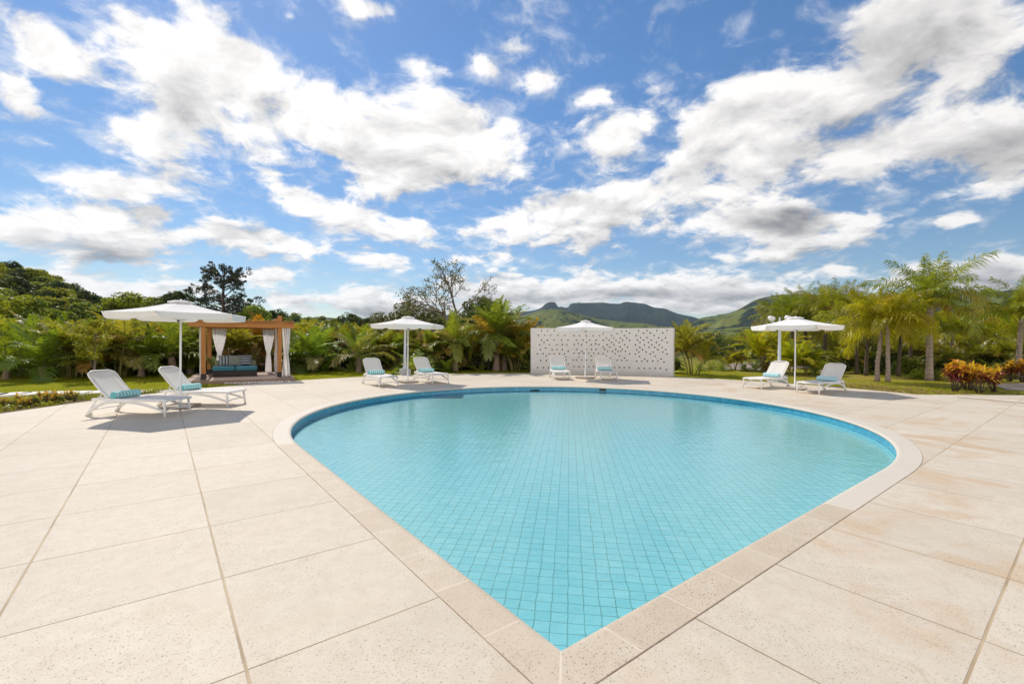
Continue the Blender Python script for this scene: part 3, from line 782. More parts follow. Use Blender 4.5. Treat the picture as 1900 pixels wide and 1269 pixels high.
# ------------------------------------------------------------------ sun loungers
def rounded_panel(x0, x1, hw, r, nx=10, ny=6):
    """grid over a rectangle whose far (x1) corners are rounded; returns (u, y) rows"""
    rows = []
    for i in range(nx+1):
        u = x0+(x1-x0)*i/nx; d = abs(x1-u); w = hw
        if d < r: w = hw-r+math.sqrt(max(0, r*r-(r-d)**2))
        rows.append([(u, -w+2*w*j/ny) for j in range(ny+1)])
    return rows
def make_lounger():
    root = empty('sun_lounger', (0, 0, 0), 0, 'x', 'sun lounger', 'white sun loungers around the pool')
    W = .315
    b = MB()                                   # frame: side rails, cross bars
    for s in (-1, 1):
        b.tube([(.87, s*W, .325), (.80, s*W, .338), (-.40, s*W, .338), (-.70, s*W, .345), (-.74, s*W, .335)], .019, 8, flat=1.3)
    for x, z in ((.86, .325), (.25, .325), (-.42, .325), (-.74, .335)):
        b.tube([(x, -W, z), (x, W, z)], .015, 8)
    b.tube([(.815, -W-.008, .115), (.815, -.15, .150), (.815, .15, .150), (.815, W+.008, .115)], .014, 8)
    b.tube([(-.80, -W-.01, .12), (-.79, 0, .125), (-.80, W+.01, .12)], .013, 8)
    b.build('frame', M['resin'], root, True)
    for s in (-1, 1):                          # front legs
        b = MB(); b.tube([(.80, s*W, .335), (.815, s*(W+.004), .20), (.835, s*(W+.018), .0)], [.021, .022, .019], 10, flat=1.25); b.build('leg', M['resin'], root, True)
    for s in (-1, 1):                          # arched side with the rear foot, and the straight rear brace
        b = MB(); P = [(.825, .115), (.62, .185), (.40, .245), (.18, .287), (-.05, .308), (-.28, .305), (-.47, .272), (-.62, .208), (-.74, .12), (-.84, .0)]
        b.tube([(x, s*(W+.006+.012*abs(x)), z) for x, z in P], [.017, .018, .019, .02, .021, .022, .023, .022, .021, .022], 10, flat=1.35)
        b.tube([(-.86, s*(W+.014), .0), (-.74, s*(W+.006), .18), (-.64, s*W, .345), (-.56, s*W, .40)], [.021, .018, .017, .014], 8, flat=1.2)
        b.tube([(-.56, s*(W-.01), .40), (-.47, s*(W-.01), .345)], .012, 6)
        b.build('leg', M['resin'], root, True)
        b = MB(); b.lathe([(.0, -.012), (.030, -.012), (.033, 0), (.030, .012), (.0, .012)], 12)
        w = b.build('wheel', M['resin'], root, True, loc=(-.80, s*(W-.035), .035)); w.rotation_euler = (math.pi/2, 0, 0)
    b = MB(); rows = rounded_panel(-.40, .865, W-.004, .05, 16, 6); vs = []; fs = []
    for r_ in rows:
        for (u, y) in r_: vs.append((u, y, .350-.020*(1-(y/W)**2)*math.sin(math.pi*min(1, max(0, (u+.4)/1.26)))-.010*(1 if u > .85 else 0)))
    ny = 7
    for i in range(len(rows)-1):
        for j in range(ny-1): fs.append((i*ny+j, i*ny+j+1, (i+1)*ny+j+1, (i+1)*ny+j))
    b.add(vs, fs); so_ = b.build('seat', M['sling'], root, True)
    md = so_.modifiers.new('thick', 'SOLIDIFY'); md.thickness = .012; md.offset = 1
    ang = R(45); bl = .74; hx, hz = -.40, .352
    rows = rounded_panel(.0, bl, W-.006, .12, 14, 6); vs = []; fs = []
    def bk(u, y, o=0): 
        a = ang+.12*(u/bl-.5)
        return (hx-u*math.cos(a)-o*math.sin(a), y, hz+u*math.sin(a)-o*math.cos(a)*0+.0)
    for r_ in rows:
        for (u, y) in r_:
            p = bk(u, y); vs.append((p[0]-.018*(1-(y/W)**2), p[1], p[2]-.010*(1-(y/W)**2)))
    for i in range(len(rows)-1):
        for j in range(ny-1): fs.append((i*ny+j, i*ny+j+1, (i+1)*ny+j+1, (i+1)*ny+j))
    b = MB(); b.add(vs, fs); bo = b.build('backrest', M['sling'], root, True)
    md = bo.modifiers.new('thick', 'SOLIDIFY'); md.thickness = .014; md.offset = 0
    b = MB(); pth = [bk(r_[0][0], r_[0][1]) for r_ in rows]+[bk(r_[-1][0], r_[-1][1]) for r_ in rows[::-1]]
    b.tube(pth, .014, 8); b.build('back_frame', M['resin'], root, True)
    for s in (-.2, .2):
        b = MB(); b.tube([bk(.30, s, .0), (-.70, s, .335)], .010, 6); b.build('support_strut', M['resin'], root, True)
    return root
def make_towel(striped):
    o = None
    b = MB(); prof_ = []
    n = 26; k = 9; vs = []; fs = []
    L = .56
    for i in range(k+1):
        y = -L/2+L*i/k; rr = .077*(1+.03*math.sin(i*2.3)) if 0 < i < k else .072
        for j in range(n):
            a = 2*math.pi*j/n; q = rr*(1-.06*(math.sin(a) < -.8))
            vs.append((q*math.cos(a), y, q*math.sin(a)))
    for i in range(k):
        for j in range(n): fs.append((i*n+j, (i+1)*n+j, (i+1)*n+(j+1) % n, i*n+(j+1) % n))
    b.add(vs, fs)
    for e, s in ((0, 1), (k, -1)):              # rolled ends: a spiral edge
        for ring in range(4):
            r0 = .072*(1-ring/4); r1 = .072*(1-(ring+1)/4)+.002; y = (-L/2+L*e/k)
            vs2 = []; f2 = []
            for j in range(n):
                a = 2*math.pi*j/n; c, s_ = math.cos(a), math.sin(a)
                vs2 += [(r0*c, y-s*.000, r0*s_), ((r0*.6+r1*.4)*c, y-s*.006, (r0*.6+r1*.4)*s_), (r1*c, y, r1*s_)]
            for j in range(n):
                q = (j+1) % n
                f2 += [(j*3, q*3, q*3+1, j*3+1), (j*3+1, q*3+1, q*3+2, j*3+2)]
            b.add(vs2, f2)
    return b.mesh('rolled_towel', M['towel1'] if striped else M['towel2'], True)
TW = {True: make_towel(True), False: make_towel(False)}
LOUNGE = [
 (-7.79, 9.55, math.atan2(-.06, 1), True, 'white sun lounger nearest the camera, in front of the large left parasol', 'blue and white striped rolled towel on the lounger nearest the camera at far left'),
 (-7.47, 11.02, math.atan2(-.03, 1), True, 'white sun lounger just behind the nearest one, beside the large left parasol pole', 'blue and white striped rolled towel on the second lounger, behind the left parasol pole'),
 (-4.67, 16.10, math.atan2(-.80, .60), True, 'white sun lounger left of the parasol that stands before the grey lamp post plinth', 'teal rolled towel on the lounger left of the parasol with the lamp post plinth behind'),
 (-3.10, 17.32, math.atan2(-.80, .60), True, 'white sun lounger right of the parasol that stands before the grey lamp post plinth', 'teal rolled towel on the lounger right of the parasol with the lamp post plinth behind'),
 (2.02, 19.36, math.atan2(-1, .03), True, 'white sun lounger left of the parasol in front of the white perforated wall', 'pale rolled towel on the lounger left of the parasol by the perforated wall'),
 (3.97, 19.25, math.atan2(-1, -.04), True, 'white sun lounger right of the parasol in front of the white perforated wall', 'teal rolled towel on the lounger right of the parasol by the perforated wall'),
 (9.02, 16.14, math.atan2(-.50, -.87), False, 'white sun lounger with sunlit back, left of the right-hand parasol pole', 'plain pale aqua rolled towel on the lounger left of the right-hand parasol pole'),
 (9.98, 14.66, math.atan2(-.50, -.87), False, 'white sun lounger with shaded grey back, right of the right-hand parasol pole', 'plain aqua rolled towel in shade on the lounger right of the right-hand parasol pole')]
proto = make_lounger()
lr = [proto]+[copy_tree(proto) for _ in LOUNGE[1:]]
for o, (x, y, a, st, l1, l2) in zip(lr, LOUNGE):
    o.location = (x, y, .002); o.rotation_euler = (0, 0, a); o['label'] = l1
    tx = -.315
    t = link('rolled_towel', TW[st], None, (x+tx*math.cos(a), y+tx*math.sin(a), .346+.077), a+rnd.uniform(-.06, .06))
    tag(t, l2, 'towel', 'rolled towels on the loungers')

# ------------------------------------------------------------------ parasols
def make_parasol():
    root = empty('parasol', (0, 0, 0), 0, 'x', 'parasol', 'white hexagonal parasols by the loungers')
    RR, ZE, ZT, ZV = 1.355, 2.15, 2.455, 1.99
    b = MB(); b.box((0, 0, .035), (.60, .60, .06), R(20), .008); b.build('base', M['concrete'], root)
    b = MB(); b.lathe([(.045, .06), (.045, .10), (.027, .11), (.027, .34), (.0215, .345), (.0215, 2.40), (.01, 2.42)], 14); b.build('pole', M['white_paint'], root, True)
    def roof(scale=1, n_r=8, r0=.0):
        vs = []; fs = []; per = 10; ncol = 6*per
        for i in range(n_r+1):
            f = r0+(1-r0)*i/n_r
            for j in range(ncol):
                k, u = divmod(j, per); u /= per
                a0 = R(60*k); a1 = R(60*(k+1))
                x = (1-u)*math.cos(a0)+u*math.cos(a1); y = (1-u)*math.sin(a0)+u*math.sin(a1)
                sag = .030*math.sin(math.pi*f)*math.sin(math.pi*u)*f+.012*math.sin(math.pi*u)*(f > .99)
                pull = 1-.018*math.sin(math.pi*u)*f
                vs.append((RR*scale*f*x*pull, RR*scale*f*y*pull, ZT+(ZE-ZT)*f-.035*math.sin(math.pi*f)-sag))
        for i in range(n_r):
            for j in range(ncol):
                fs.append((i*ncol+j, (i+1)*ncol+j, (i+1)*ncol+(j+1) % ncol, i*ncol+(j+1) % ncol))
        return vs, fs, ncol
    vs, fs, ncol = roof(1, 10, .10)
    b = MB(); b.add(vs, fs); can = b.build('canopy', M['canopy'], root)
    # valance: six flaps with rounded lower corners
    b = MB()
    for k in range(6):
        a0, a1 = R(60*k), R(60*(k+1)); A0 = Vector((math.cos(a0), math.sin(a0))); A1 = Vector((math.cos(a1), math.sin(a1)))
        v2 = []; f2 = []; n = 20
        for i in range(n+1):
            u = i/n; p = (A0*(1-u)+A1*u)*RR*(1-.018*math.sin(math.pi*u))
            e = min(u, 1-u)/.13; dp = .142*(math.sqrt(max(0, 1-(1-min(1, e))**2)) if e < 1 else 1)
            zt = ZE-.012*math.sin(math.pi*u)+.002
            nrm = (A0+A1).normalized()
            for q in range(4):
                d = dp*q/3; w = .012*math.sin(u*9+q*.4)*q/3+.012*q/3
                v2.append((p.x+nrm.x*(.002+w), p.y+nrm.y*(.002+w), zt-d))
        for i in range(n):
            for q in range(3): f2.append((i*4+q, i*4+q+1, i*4+q+5, i*4+q+4))
        b.add(v2, f2)
    b.build('valance', M['canopy'], can, True)
    b = MB(); vs = []; fs = []                 # wind vent cap on top
    for i, (f, dz_) in enumerate(((.02, .018), (.10, .008), (.185, -.022), (.19, -.050))):
        for j in range(24):
            k, u = divmod(j, 4); u /= 4
            x = (1-u)*math.cos(R(60*k))+u*math.cos(R(60*k+60)); y = (1-u)*math.sin(R(60*k))+u*math.sin(R(60*k+60))
            vs.append((RR*f*x, RR*f*y, ZT+dz_-.012*math.sin(math.pi*u)*(i > 1)))
    for i in range(3):
        for j in range(24): fs.append((i*24+j, (i+1)*24+j, (i+1)*24+(j+1) % 24, i*24+(j+1) % 24))
    fs.append(tuple(range(24))); b.add(vs, fs); b.build('vent', M['canopy'], can, True)
    b = MB(); b.lathe([(.0, ZT+.016), (.018, ZT+.017), (.016, ZT+.037), (.0, ZT+.047)], 10); b.build('finial', M['white_paint'], root, True)
    b = MB(); b.lathe([(.022, 1.955), (.045, 1.965), (.048, 2.02), (.034, 2.045), (.022, 2.05)], 12); b.build('hub', M['white_paint'], root, True)
    b = MB(); b.tube([(0, -.03, 1.99), (0, -.075, 1.99)], .020, 10); b.build('knob', M['black'], root, True)
    for k in range(6):
        a = R(60*k); c, s = math.cos(a), math.sin(a)
        b = MB(); b.tube([(RR*f*c, RR*f*s, ZT+(ZE-ZT)*f-.035*math.sin(math.pi*f)-.020) for f in (.03, .25, .5, .75, .985)], .0095, 6); rb = b.build('rib', M['white_paint'], root, True)
        b = MB(); f = .50; b.tube([(.04*c, .04*s, 2.005), (RR*f*c, RR*f*s, ZT+(ZE-ZT)*f-.058)], .0085, 6); b.build('strut', M['white_paint'], rb, True)
    return root
PAR = [(-7.63, 10.49, R(-12), 'largest white parasol, nearest the camera, at the left beside the timber pergola'),
       (-3.89, 17.04, R(23), 'white parasol in front of the grey lamp post plinth, left of the perforated wall'),
       (3.14, 19.47, R(17), 'white parasol standing in front of the white perforated wall'),
       (9.68, 15.57, R(21.5), 'white parasol at the right with globe lamps behind its canopy')]
proto = make_parasol()
for i, (x, y, a, l) in enumerate(PAR):
    o = proto if i == 0 else copy_tree(proto)
    o.location = (x, y, .002); o.rotation_euler = (0, 0, a); o['label'] = l

# ------------------------------------------------------------------ lamp posts
def make_lamp():
    root = empty('lamp_post', (0, 0, 0), 0, 'x', 'lamp post', 'white lamp posts beyond the terrace')
    b = MB(); b.box((0, 0, .14), (.42, .42, .32), 0, .012); b.build('plinth', M['plinth'], root)
    b = MB(); b.lathe([(.115, .30), (.115, .34), (.085, .42), (.075, .46), (.070, .80), (.082, .81), (.082, .84), (.062, .86), (.050, 2.40), (.06, 2.41), (.06, 2.44), (.035, 2.48), (.03, 2.60), (.0, 2.63)], 12); b.build('pole', M['lamp_paint'], root, True)
    for k in range(4):
        a = R(90*k); c, s = math.cos(a), math.sin(a)
        b = MB(); b.tube([(.04*c, .04*s, 2.42), (.2*c, .2*s, 2.40), (.36*c, .36*s, 2.42), (.41*c, .41*s, 2.49)], .014, 8); ar = b.build('arm', M['lamp_paint'], root, True)
        b = MB(); b.lathe([(.0, -.095)]+[(.097*math.sin(R(t)), -.097*math.cos(R(t))) for t in range(20, 180, 16)]+[(.0, .097)], 16, (.41*c, .41*s, 2.585)); b.build('globe', M['globe'], ar, True)
        b = MB(); b.lathe([(.05, 2.475), (.055, 2.49), (.05, 2.505)], 10, (.41*c, .41*s, 0)); b.build('collar', M['lamp_paint'], ar, True)
    return root
lp = make_lamp(); lp.location = (-4.86, 20.72, -.02); lp.rotation_euler = (0, 0, .5)
lp['label'] = 'grey white lamp post on a square plinth behind the second parasol from the left'
lp2 = copy_tree(lp); lp.scale = (1, 1, .94); lp2.location = (xat(1446.5, 18.35), 18.35, -.02); lp2.rotation_euler = (0, 0, .12)
lp2['label'] = 'lamp post with white globes showing above the right-hand parasol'

# ------------------------------------------------------------------ perforated wall
HOLES = """133:265,332,405 185:230,302,367,447,523 237:265,330,403,488,557 262:295 287:246,352,433,497,545 325:311 342:258,384,438,497 360:560 388:224,285,351,408,465,520
412:317 425:535 462:260,321,380,437 540:225,288,345,405 188:622,684,760,833,905 237:650,724,798,867 262:762 275:672 278:860 287:626,706,813,897 340:656,760,818,866 362:711
382:624,680,734,786,840,895 412:813 422:678 458:617,655,710,763,817,870 530:625,682,735,788,841,896 165:945,1097 140:1145 137:1200 160:1235 187:1037,1178 213:978,1060,1132,1203
238:945,1010,1087,1160,1237 262:1038,1122 287:988,1064,1182 312:945,1018,1132,1213 338:963,1084,1158 360:995,1048,1110,1140,1190 385:945,1077,1237 410:980,1128 435:1023,1180
460:1100,1152,1207 538:1072,1125,1180,1236 132:1335,1427,1535,1648 157:1388,1463,1600 185:1308,1507 210:1357,1428,1557,1631 237:1323,1392,1475,1593 262:1350,1443,1530,1649
289:1300,1399,1481,1563 315:1350,1450,1513,1597 342:1315,1380,1549,1634 368:1340,1418,1497,1603 390:1302,1465,1648 415:1347,1521 445:1404,1585 468:1315,1373,1432,1492,1553 478:1616
548:1341,1400,1460,1520,1580 562:1646 455:480,540 500:470,560,990,960"""
WALL_R = 12.32
def wall_xy(px):
    k = ray(px, 634)[0]; cx, cy = PC; a = k*k+1; b = -2*(k*cx+cy); c = cx*cx+cy*cy-WALL_R**2
    y = (-b+math.sqrt(b*b-4*a*c))/(2*a); return k*y, y
def wall_s(px):
    x, y = wall_xy(px); return -math.atan2(y-PC[1], x-PC[0])*WALL_R, y
def perforated_wall():
    s0, _ = wall_s(985.2); s1, _ = wall_s(1249.5); Ht = 2.215; TH = .30
    pts = []; ed = []; hid = []
    W_ = s1-s0; nx = int(W_/.3)
    border = [(s0+W_*i/nx, 0) for i in range(nx)]+[(s1, Ht*i/5) for i in range(5)]+[(s1-W_*i/nx, Ht) for i in range(nx)]+[(s0, Ht*(5-i)/5) for i in range(5)]
    pts += border; ed += [(i, (i+1) % len(border)) for i in range(len(border))]
    holes = []
    for row in HOLES.split():
        yv, xs = row.split(':')
        for xv in xs.split(','):
            px = 960+float(xv)/5.9375; py = 590+float(yv)/5.9375
            s, y = wall_s(px); z = hgt(px, py, y)
            if all((s-h[0])**2+(z-h[1])**2 > .085**2 for h in holes) and s0+.06 < s < s1-.06 and .1 < z < Ht-.05: holes.append((s, z))
    HR = .039
    for (s, z) in holes:
        b = len(pts)
        for k in range(10): pts.append((s+HR*math.cos(R(36*k)), z+HR*math.sin(R(36*k))))
        ed += [(b+k, b+(k+1) % 10) for k in range(10)]
    for i in range(1, nx):
        for j in range(1, 5):
            p = (s0+W_*i/nx, Ht*j/5)
            if all((p[0]-h[0])**2+(p[1]-h[1])**2 > .06**2 for h in holes): pts.append(p)
    v, e, f, oi, *_ = delaunay_2d_cdt([Vector(p) for p in pts], ed, [], 0, 1e-6)
    tri = []
    for t in f:
        c = sum((v[i] for i in t), Vector((0, 0)))/len(t)
        if all((c.x-h[0])**2+(c.y-h[1])**2 > (HR*.90)**2 for h in holes): tri.append(t)
    vs = []; uv = []; fs = []
    def P3(s, z, d):
        a = -s/WALL_R; r = WALL_R+d; return (PC[0]+r*math.cos(a), PC[1]+r*math.sin(a), z)
    n = len(v)
    for d in (0, TH):
        for p in v: vs.append(P3(p.x, p.y, d)); uv.append((p.x, p.y))
    for t in tri: fs.append(tuple(t)[::-1]); fs.append(tuple(i+n for i in t))
    from collections import Counter
    cnt = Counter(tuple(sorted((t[i], t[(i+1) % 3]))) for t in tri for i in range(3))
    for (a, b), k in cnt.items():
        if k == 1: fs.append((a, b, b+n, a+n))
    me = bpy.data.meshes.new('perforated_wall'); me.from_pydata(vs, [], fs); me.materials.append(M['brick'])
    uvl = me.uv_layers.new(name='UVMap')
    for p in me.polygons:
        for li in p.loop_indices: uvl.data[li].uv = uv[me.loops[li].vertex_index]
    bm = bmesh.new(); bm.from_mesh(me); bmesh.ops.recalc_face_normals(bm, faces=bm.faces); bm.to_mesh(me); bm.free()
    root = link('perforated_wall', me, None, (0, 0, -.03)); tag(root, 'curved white painted brick wall pierced by many small round holes', 'wall')
    # projecting foot course and flat capping
    for nm, z0, z1, d0, d1 in (('footing', .0, .16, -.03, TH+.03), ('capping', Ht+.002, Ht+.035, -.012, TH+.012)):
        b = MB(); vs = []; fs = []; N = 40
        for i in range(N+1):
            s = s0-.004+(W_+.008)*i/N
            vs += [P3(s, z0, d0), P3(s, z1, d0), P3(s, z1, d1), P3(s, z0, d1)]
        for i in range(N):
            for q in range(4): fs.append((i*4+q, i*4+(q+1) % 4, i*4+4+(q+1) % 4, i*4+4+q))
        fs += [(0, 1, 2, 3), (N*4+3, N*4+2, N*4+1, N*4)]
        if nm == 'footing':          # only in front and behind, just proud of the wall
            b.add(vs, fs)
        else: b.add(vs, fs)
        o = b.build(nm, M['white_paint'] if nm == 'capping' else M['brickplain'], root)
        bm = bmesh.new(); bm.from_mesh(o.data); bmesh.ops.recalc_face_normals(bm, faces=bm.faces); bm.to_mesh(o.data); bm.free()
M['brickplain'] = simple('painted_plaster', (.66, .645, .635), .8, .08, 5, .4, 40)
perforated_wall()

# ------------------------------------------------------------------ pergola with daybed
PA = R(30); PFL = (-11.37, 16.80); PW, PD = 2.5, 2.86
def pw(x, y): return PFL[0]+x*math.cos(PA)-y*math.sin(PA), PFL[1]+x*math.sin(PA)+y*math.cos(PA)
proot = empty('pergola', (PFL[0], PFL[1], 0), PA, 'timber pergola with slatted roof and tied white curtains on a low plank platform', 'pergola')
b = MB(); b.box((PW/2-.02, PD/2-.10, .02), (PW+1.0, PD+1.65, .16), 0, .006); b.build('platform', M['plank'], proot)
for x, y in ((0, 0), (PW, 0), (0, PD), (PW, PD)):
    b = MB(); b.box((x, y, .10+1.205), (.15, .15, 2.41), 0, .008); po = b.build('post', M['wood'], proot)
    b = MB(); b.box((x, y, .10+.10), (.165, .165, .19), 0, .004); b.build('post_shoe', M['wicker'], po)
for y in (-.001, PD+.001):
    b = MB(); b.box((PW/2+.02, y-.108 if y < 1 else y+.108, 2.135), (PW+.98, .06, .22), 0, .006); b.build('beam', M['wood_beam'], proot)
    b = MB(); b.box((PW/2+.02, y+.108 if y < 1 else y-.108, 2.135), (PW+.8, .06, .22), 0, .006); b.build('beam', M['wood_beam'], proot)
for x in (0, PW):
    b = MB(); b.box((x, PD/2, 2.12), (.07, PD-.40, .17), 0, .006); b.build('beam', M['wood'], proot)
b = MB(); n = 46
for i in range(n):
    x = -.45+(PW+.9)*i/(n-1)
    if min(abs(x), abs(x-PW)) < .125: continue
    b.box((x, PD/2, 2.272), (.045, PD+.62, .05), 0, .003)
b.build('roof_slats', M['wood'], proot)
def make_curtain(w_top, w_waist, w_bot, z0, z1, zw, nf, seed):
    vs = []; fs = []; nz, nx = 26, nf*8; r_ = random.Random(seed)
    for i in range(nz+1):
        f = i/nz; z = z1+(z0-z1)*f; fw = (z1-zw)/(z1-z0)
        if f < fw: t = f/fw; w = w_top+(w_waist-w_top)*(t**1.7)
        else: t = (f-fw)/(1-fw); w = w_waist+(w_bot-w_waist)*math.sin(t*math.pi/2)**.8
        amp = .055*(1-.35*abs(f-fw)) * (w_waist/w)**.5 if w > 0 else .05
        for j in range(nx+1):
            u = j/nx
            vs.append(((u-.5)*w, amp*math.sin(u*nf*2*math.pi+.5*math.sin(f*3)+seed)+.02*math.sin(f*5+u*4), z))
    for i in range(nz):
        for j in range(nx): fs.append((i*(nx+1)+j, i*(nx+1)+j+1, (i+1)*(nx+1)+j+1, (i+1)*(nx+1)+j))
    b = MB(); b.add(vs, fs); return b.mesh('curtain', M['curtain'], True)
CUR = [(.36, PD-.12, 0, .52, .16, .30, 'white curtain tied at the waist right of the left posts of the pergola'),
       (PW-.30, PD-.12, 0, .46, .15, .26, 'white tied curtain left of the rear right post of the pergola'),
       (PW-.02, PD-.55, math.pi/2, .60, .20, .34, 'white curtain between the two right posts of the pergola'),
       (PW+.24, .26, R(20), .30, .17, .34, 'white curtain hanging outside the front right post of the pergola'),
       (-.10, .30, math.pi/2, .40, .14, .30, 'white curtain half hidden behind the front left post of the pergola')]
for i, (x, y, a, wt_, ww, wb, l) in enumerate(CUR):
    X, Y = pw(x, y); o = link('curtain', make_curtain(wt_, ww, wb, .13, 2.03, .95, 4, i+1), None, (X, Y, 0), PA+a)
    tag(o, l, 'curtain', 'white curtains of the pergola')
X, Y = pw(.98, 1.32)
bed = empty('daybed', (X, Y, .10), PA, 'low dark wicker daybed with teal blue seat cushions in the pergola', 'daybed')
b = MB(); b.box((0, 0, .115), (1.52, .86, .21), 0, .02)
for s in (-1, 1): b.box((s*.68, .0, .005), (.10, .78, .03), 0, .003)
b.build('base', M['wicker'], bed)
for s in (-1, 1):
    b = MB(); b.box((s*.385, -.02, .305), (.755, .86, .165), 0, .045); b.build('seat_cushion', M['blue'], bed, True)
b = MB(); b.box((0, .40, .44), (1.46, .14, .34), 0, .05); b.build('back_cushion', M['olive'], bed, True)
def pillow_mesh(kind):
    vs = []; fs = []; n = 12; a = .23
    for sd in (-1, 1):
        for i in range(n+1):
            for j in range(n+1):
                u = i/n*2-1; v = j/n*2-1
                th = .075*((1-u**4)*(1-v**4))**.55
                pin = 1-.10*(1-u*u)*(abs(v)**3); pin2 = 1-.10*(1-v*v)*(abs(u)**3)
                vs.append((u*a*pin2, sd*th, v*a*pin))
    m_ = (n+1)**2
    for i in range(n):
        for j in range(n):
            q = (i*(n+1)+j, (i+1)*(n+1)+j, (i+1)*(n+1)+j+1, i*(n+1)+j+1)
            fs.append(q); fs.append(tuple(k+m_ for k in q[::-1]))
    b = MB(); b.add(vs, fs); return b.mesh('pillow', M['pillow_'+kind], True)
for k, dx_, rz_, l in (('stripes', -.37, .12, 'navy and white vertically striped pillow at the left of the daybed'), ('plain', -.03, -.05, 'plain greyish green pillow in the middle of the daybed'), ('bands', .34, -.10, 'navy and white horizontally banded pillow at the right of the daybed')):
    X, Y = pw(.98+dx_, 1.32+.24)
    o = link('pillow', pillow_mesh(k), None, (X, Y, .10+.39+.215), PA+rz_); o.rotation_euler = (R(-16), 0, PA+rz_)
    tag(o, l, 'pillow', 'pillows on the daybed')

# ------------------------------------------------------------------ small garden furniture
X, Y = xat(881, 25.0), 25.0
bn = empty('garden_bench', (X, Y, -.02), R(5), 'dark garden bench in shade between the palms left of the perforated wall', 'bench')
b = MB(); b.box((0, 0, .42), (1.7, .40, .06), 0, .01); b.build('seat', M['wicker'], bn)
b = MB(); b.box((0, .20, .70), (1.7, .05, .30), 0, .01); b.build('backrest', M['wicker'], bn)
for s in (-.75, .75):
    b = MB(); b.box((s, 0, .20), (.08, .36, .40), 0, .006); b.box((s, .2, .55), (.06, .045, .35)); b.build('leg', M['wicker'], bn)
X, Y = gnd(1526, 699)
gb = empty('garden_light', (X, Y, -.02), .3, 'small beige garden light on the lawn behind the right-hand loungers', 'garden light')
b = MB(); b.lathe([(.085, 0), (.085, .22), (.07, .23), (.0, .23)], 12); b.build('body', M['concrete'], gb, True)
b = MB(); b.lathe([(.11, .23), (.12, .25), (.10, .30), (.0, .32)], 12); b.build('cap', M['concrete'], gb, True)
# white rail fence far behind the right-hand palms
X0, X1, Yf = xat(1545, 46), xat(1605, 46), 46
fr_ = empty('rail_fence', ((X0+X1)/2, Yf, -.05), R(-4), 'low white rail fence far behind the palms on the right', 'fence')
b = MB()
for z in (.45, .85): b.box((0, 0, z), (X1-X0, .05, .09), 0, .005)
b.build('rail', M['lamp_paint'], fr_)
for i in range(5):
    b = MB(); b.box(((i/4-.5)*(X1-X0), .06, .5), (.09, .07, 1.05), 0, .005); b.build('post', M['lamp_paint'], fr_)

# ------------------------------------------------------------------ foliage generators (numpy)
def norm(a): return a/np.maximum(np.linalg.norm(a, axis=-1, keepdims=True), 1e-9)
def frond(mb, rs, org, L, el, az, droop, nl, ll, lw, hang=.25, vup=.2, plume=0.0, start=.12, tint=None, rach=.012, twist=0.0, fsweep=.55):
    n = 9; t = np.linspace(0, 1, n+1); ang = el-droop*t**1.35
    ds = L/n; r = np.concatenate([[0], np.cumsum(np.cos((ang[1:]+ang[:-1])/2)*ds)]); z = np.concatenate([[0], np.cumsum(np.sin((ang[1:]+ang[:-1])/2)*ds)])
    azs = az+twist*t**1.5
    rh = np.stack([np.cos(azs), np.sin(azs), 0*t], -1)
    P = np.asarray(org)+rh*r[:, None]+np.array([0, 0, 1.])*z[:, None]
    tb = rs.uniform(.1, .8) if tint is None else tint
    mb.tube([tuple(p) for p in P], list(rach*(1-.75*t)+.002), 3, False, min(tb, .8))
    k = nl; tt = start+(1-start)*((np.arange(k)+.5)/k); tt = np.clip(tt+rs.uniform(-.3, .3, k)/k, 0, 1)
    for side in (-1, 1):
        pos = np.stack([np.interp(tt, t, P[:, i]) for i in range(3)], -1)
        a = np.interp(tt, t, ang); azk = np.interp(tt, t, azs)
        T = np.stack([np.cos(a)*np.cos(azk), np.cos(a)*np.sin(azk), np.sin(a)], -1)
        S = np.stack([-np.sin(azk), np.cos(azk), 0*azk], -1)*side
        N = np.cross(T, S)*side*-1; N = N*np.sign(N[:, 2:3]+1e-6)
        fw = R(24)+fsweep*tt+rs.normal(0, .08, k)
        vu = vup+rs.normal(0, .08, k)+(rs.uniform(-1, 1, k)*plume)
        D = norm(S*np.cos(fw)[:, None]+T*np.sin(fw)[:, None]+N*vu[:, None])
        l = ll*np.sin(np.pi*(.13+.80*tt))**.75*rs.uniform(.85, 1.12, k)
        Wd = norm(T-D*(T*D).sum(-1, keepdims=True))*(lw*.5)
        mid = pos+D*(l*.5)[:, None]; mid[:, 2] -= hang*l*.16
        tip = pos+D*(l*.92)[:, None]; tip[:, 2] -= hang*l*.75
        q1 = pos+Wd*.35; q0 = pos-Wd*.35
        V = np.stack([q0, q1, mid+Wd, mid-Wd, tip], 1).reshape(-1, 3)
        b = np.arange(k)[:, None]*5
        F4 = np.concatenate([b+np.array([[0, 1, 2, 3]]), b+np.array([[3, 2, 4, 4]])], 0)
        base = len(mb.v); mb.v.extend(map(tuple, V.tolist()))
        tn = np.clip(tb+rs.normal(0, .10, k), 0, .86) if tb < .87 else np.full(k, tb)
        for i in range(k):
            o = base+i*5; mb.f.append((o, o+1, o+2, o+3)); mb.f.append((o+3, o+2, o+4)); mb.t += [float(tn[i])]*2; mb.m += [0, 0]

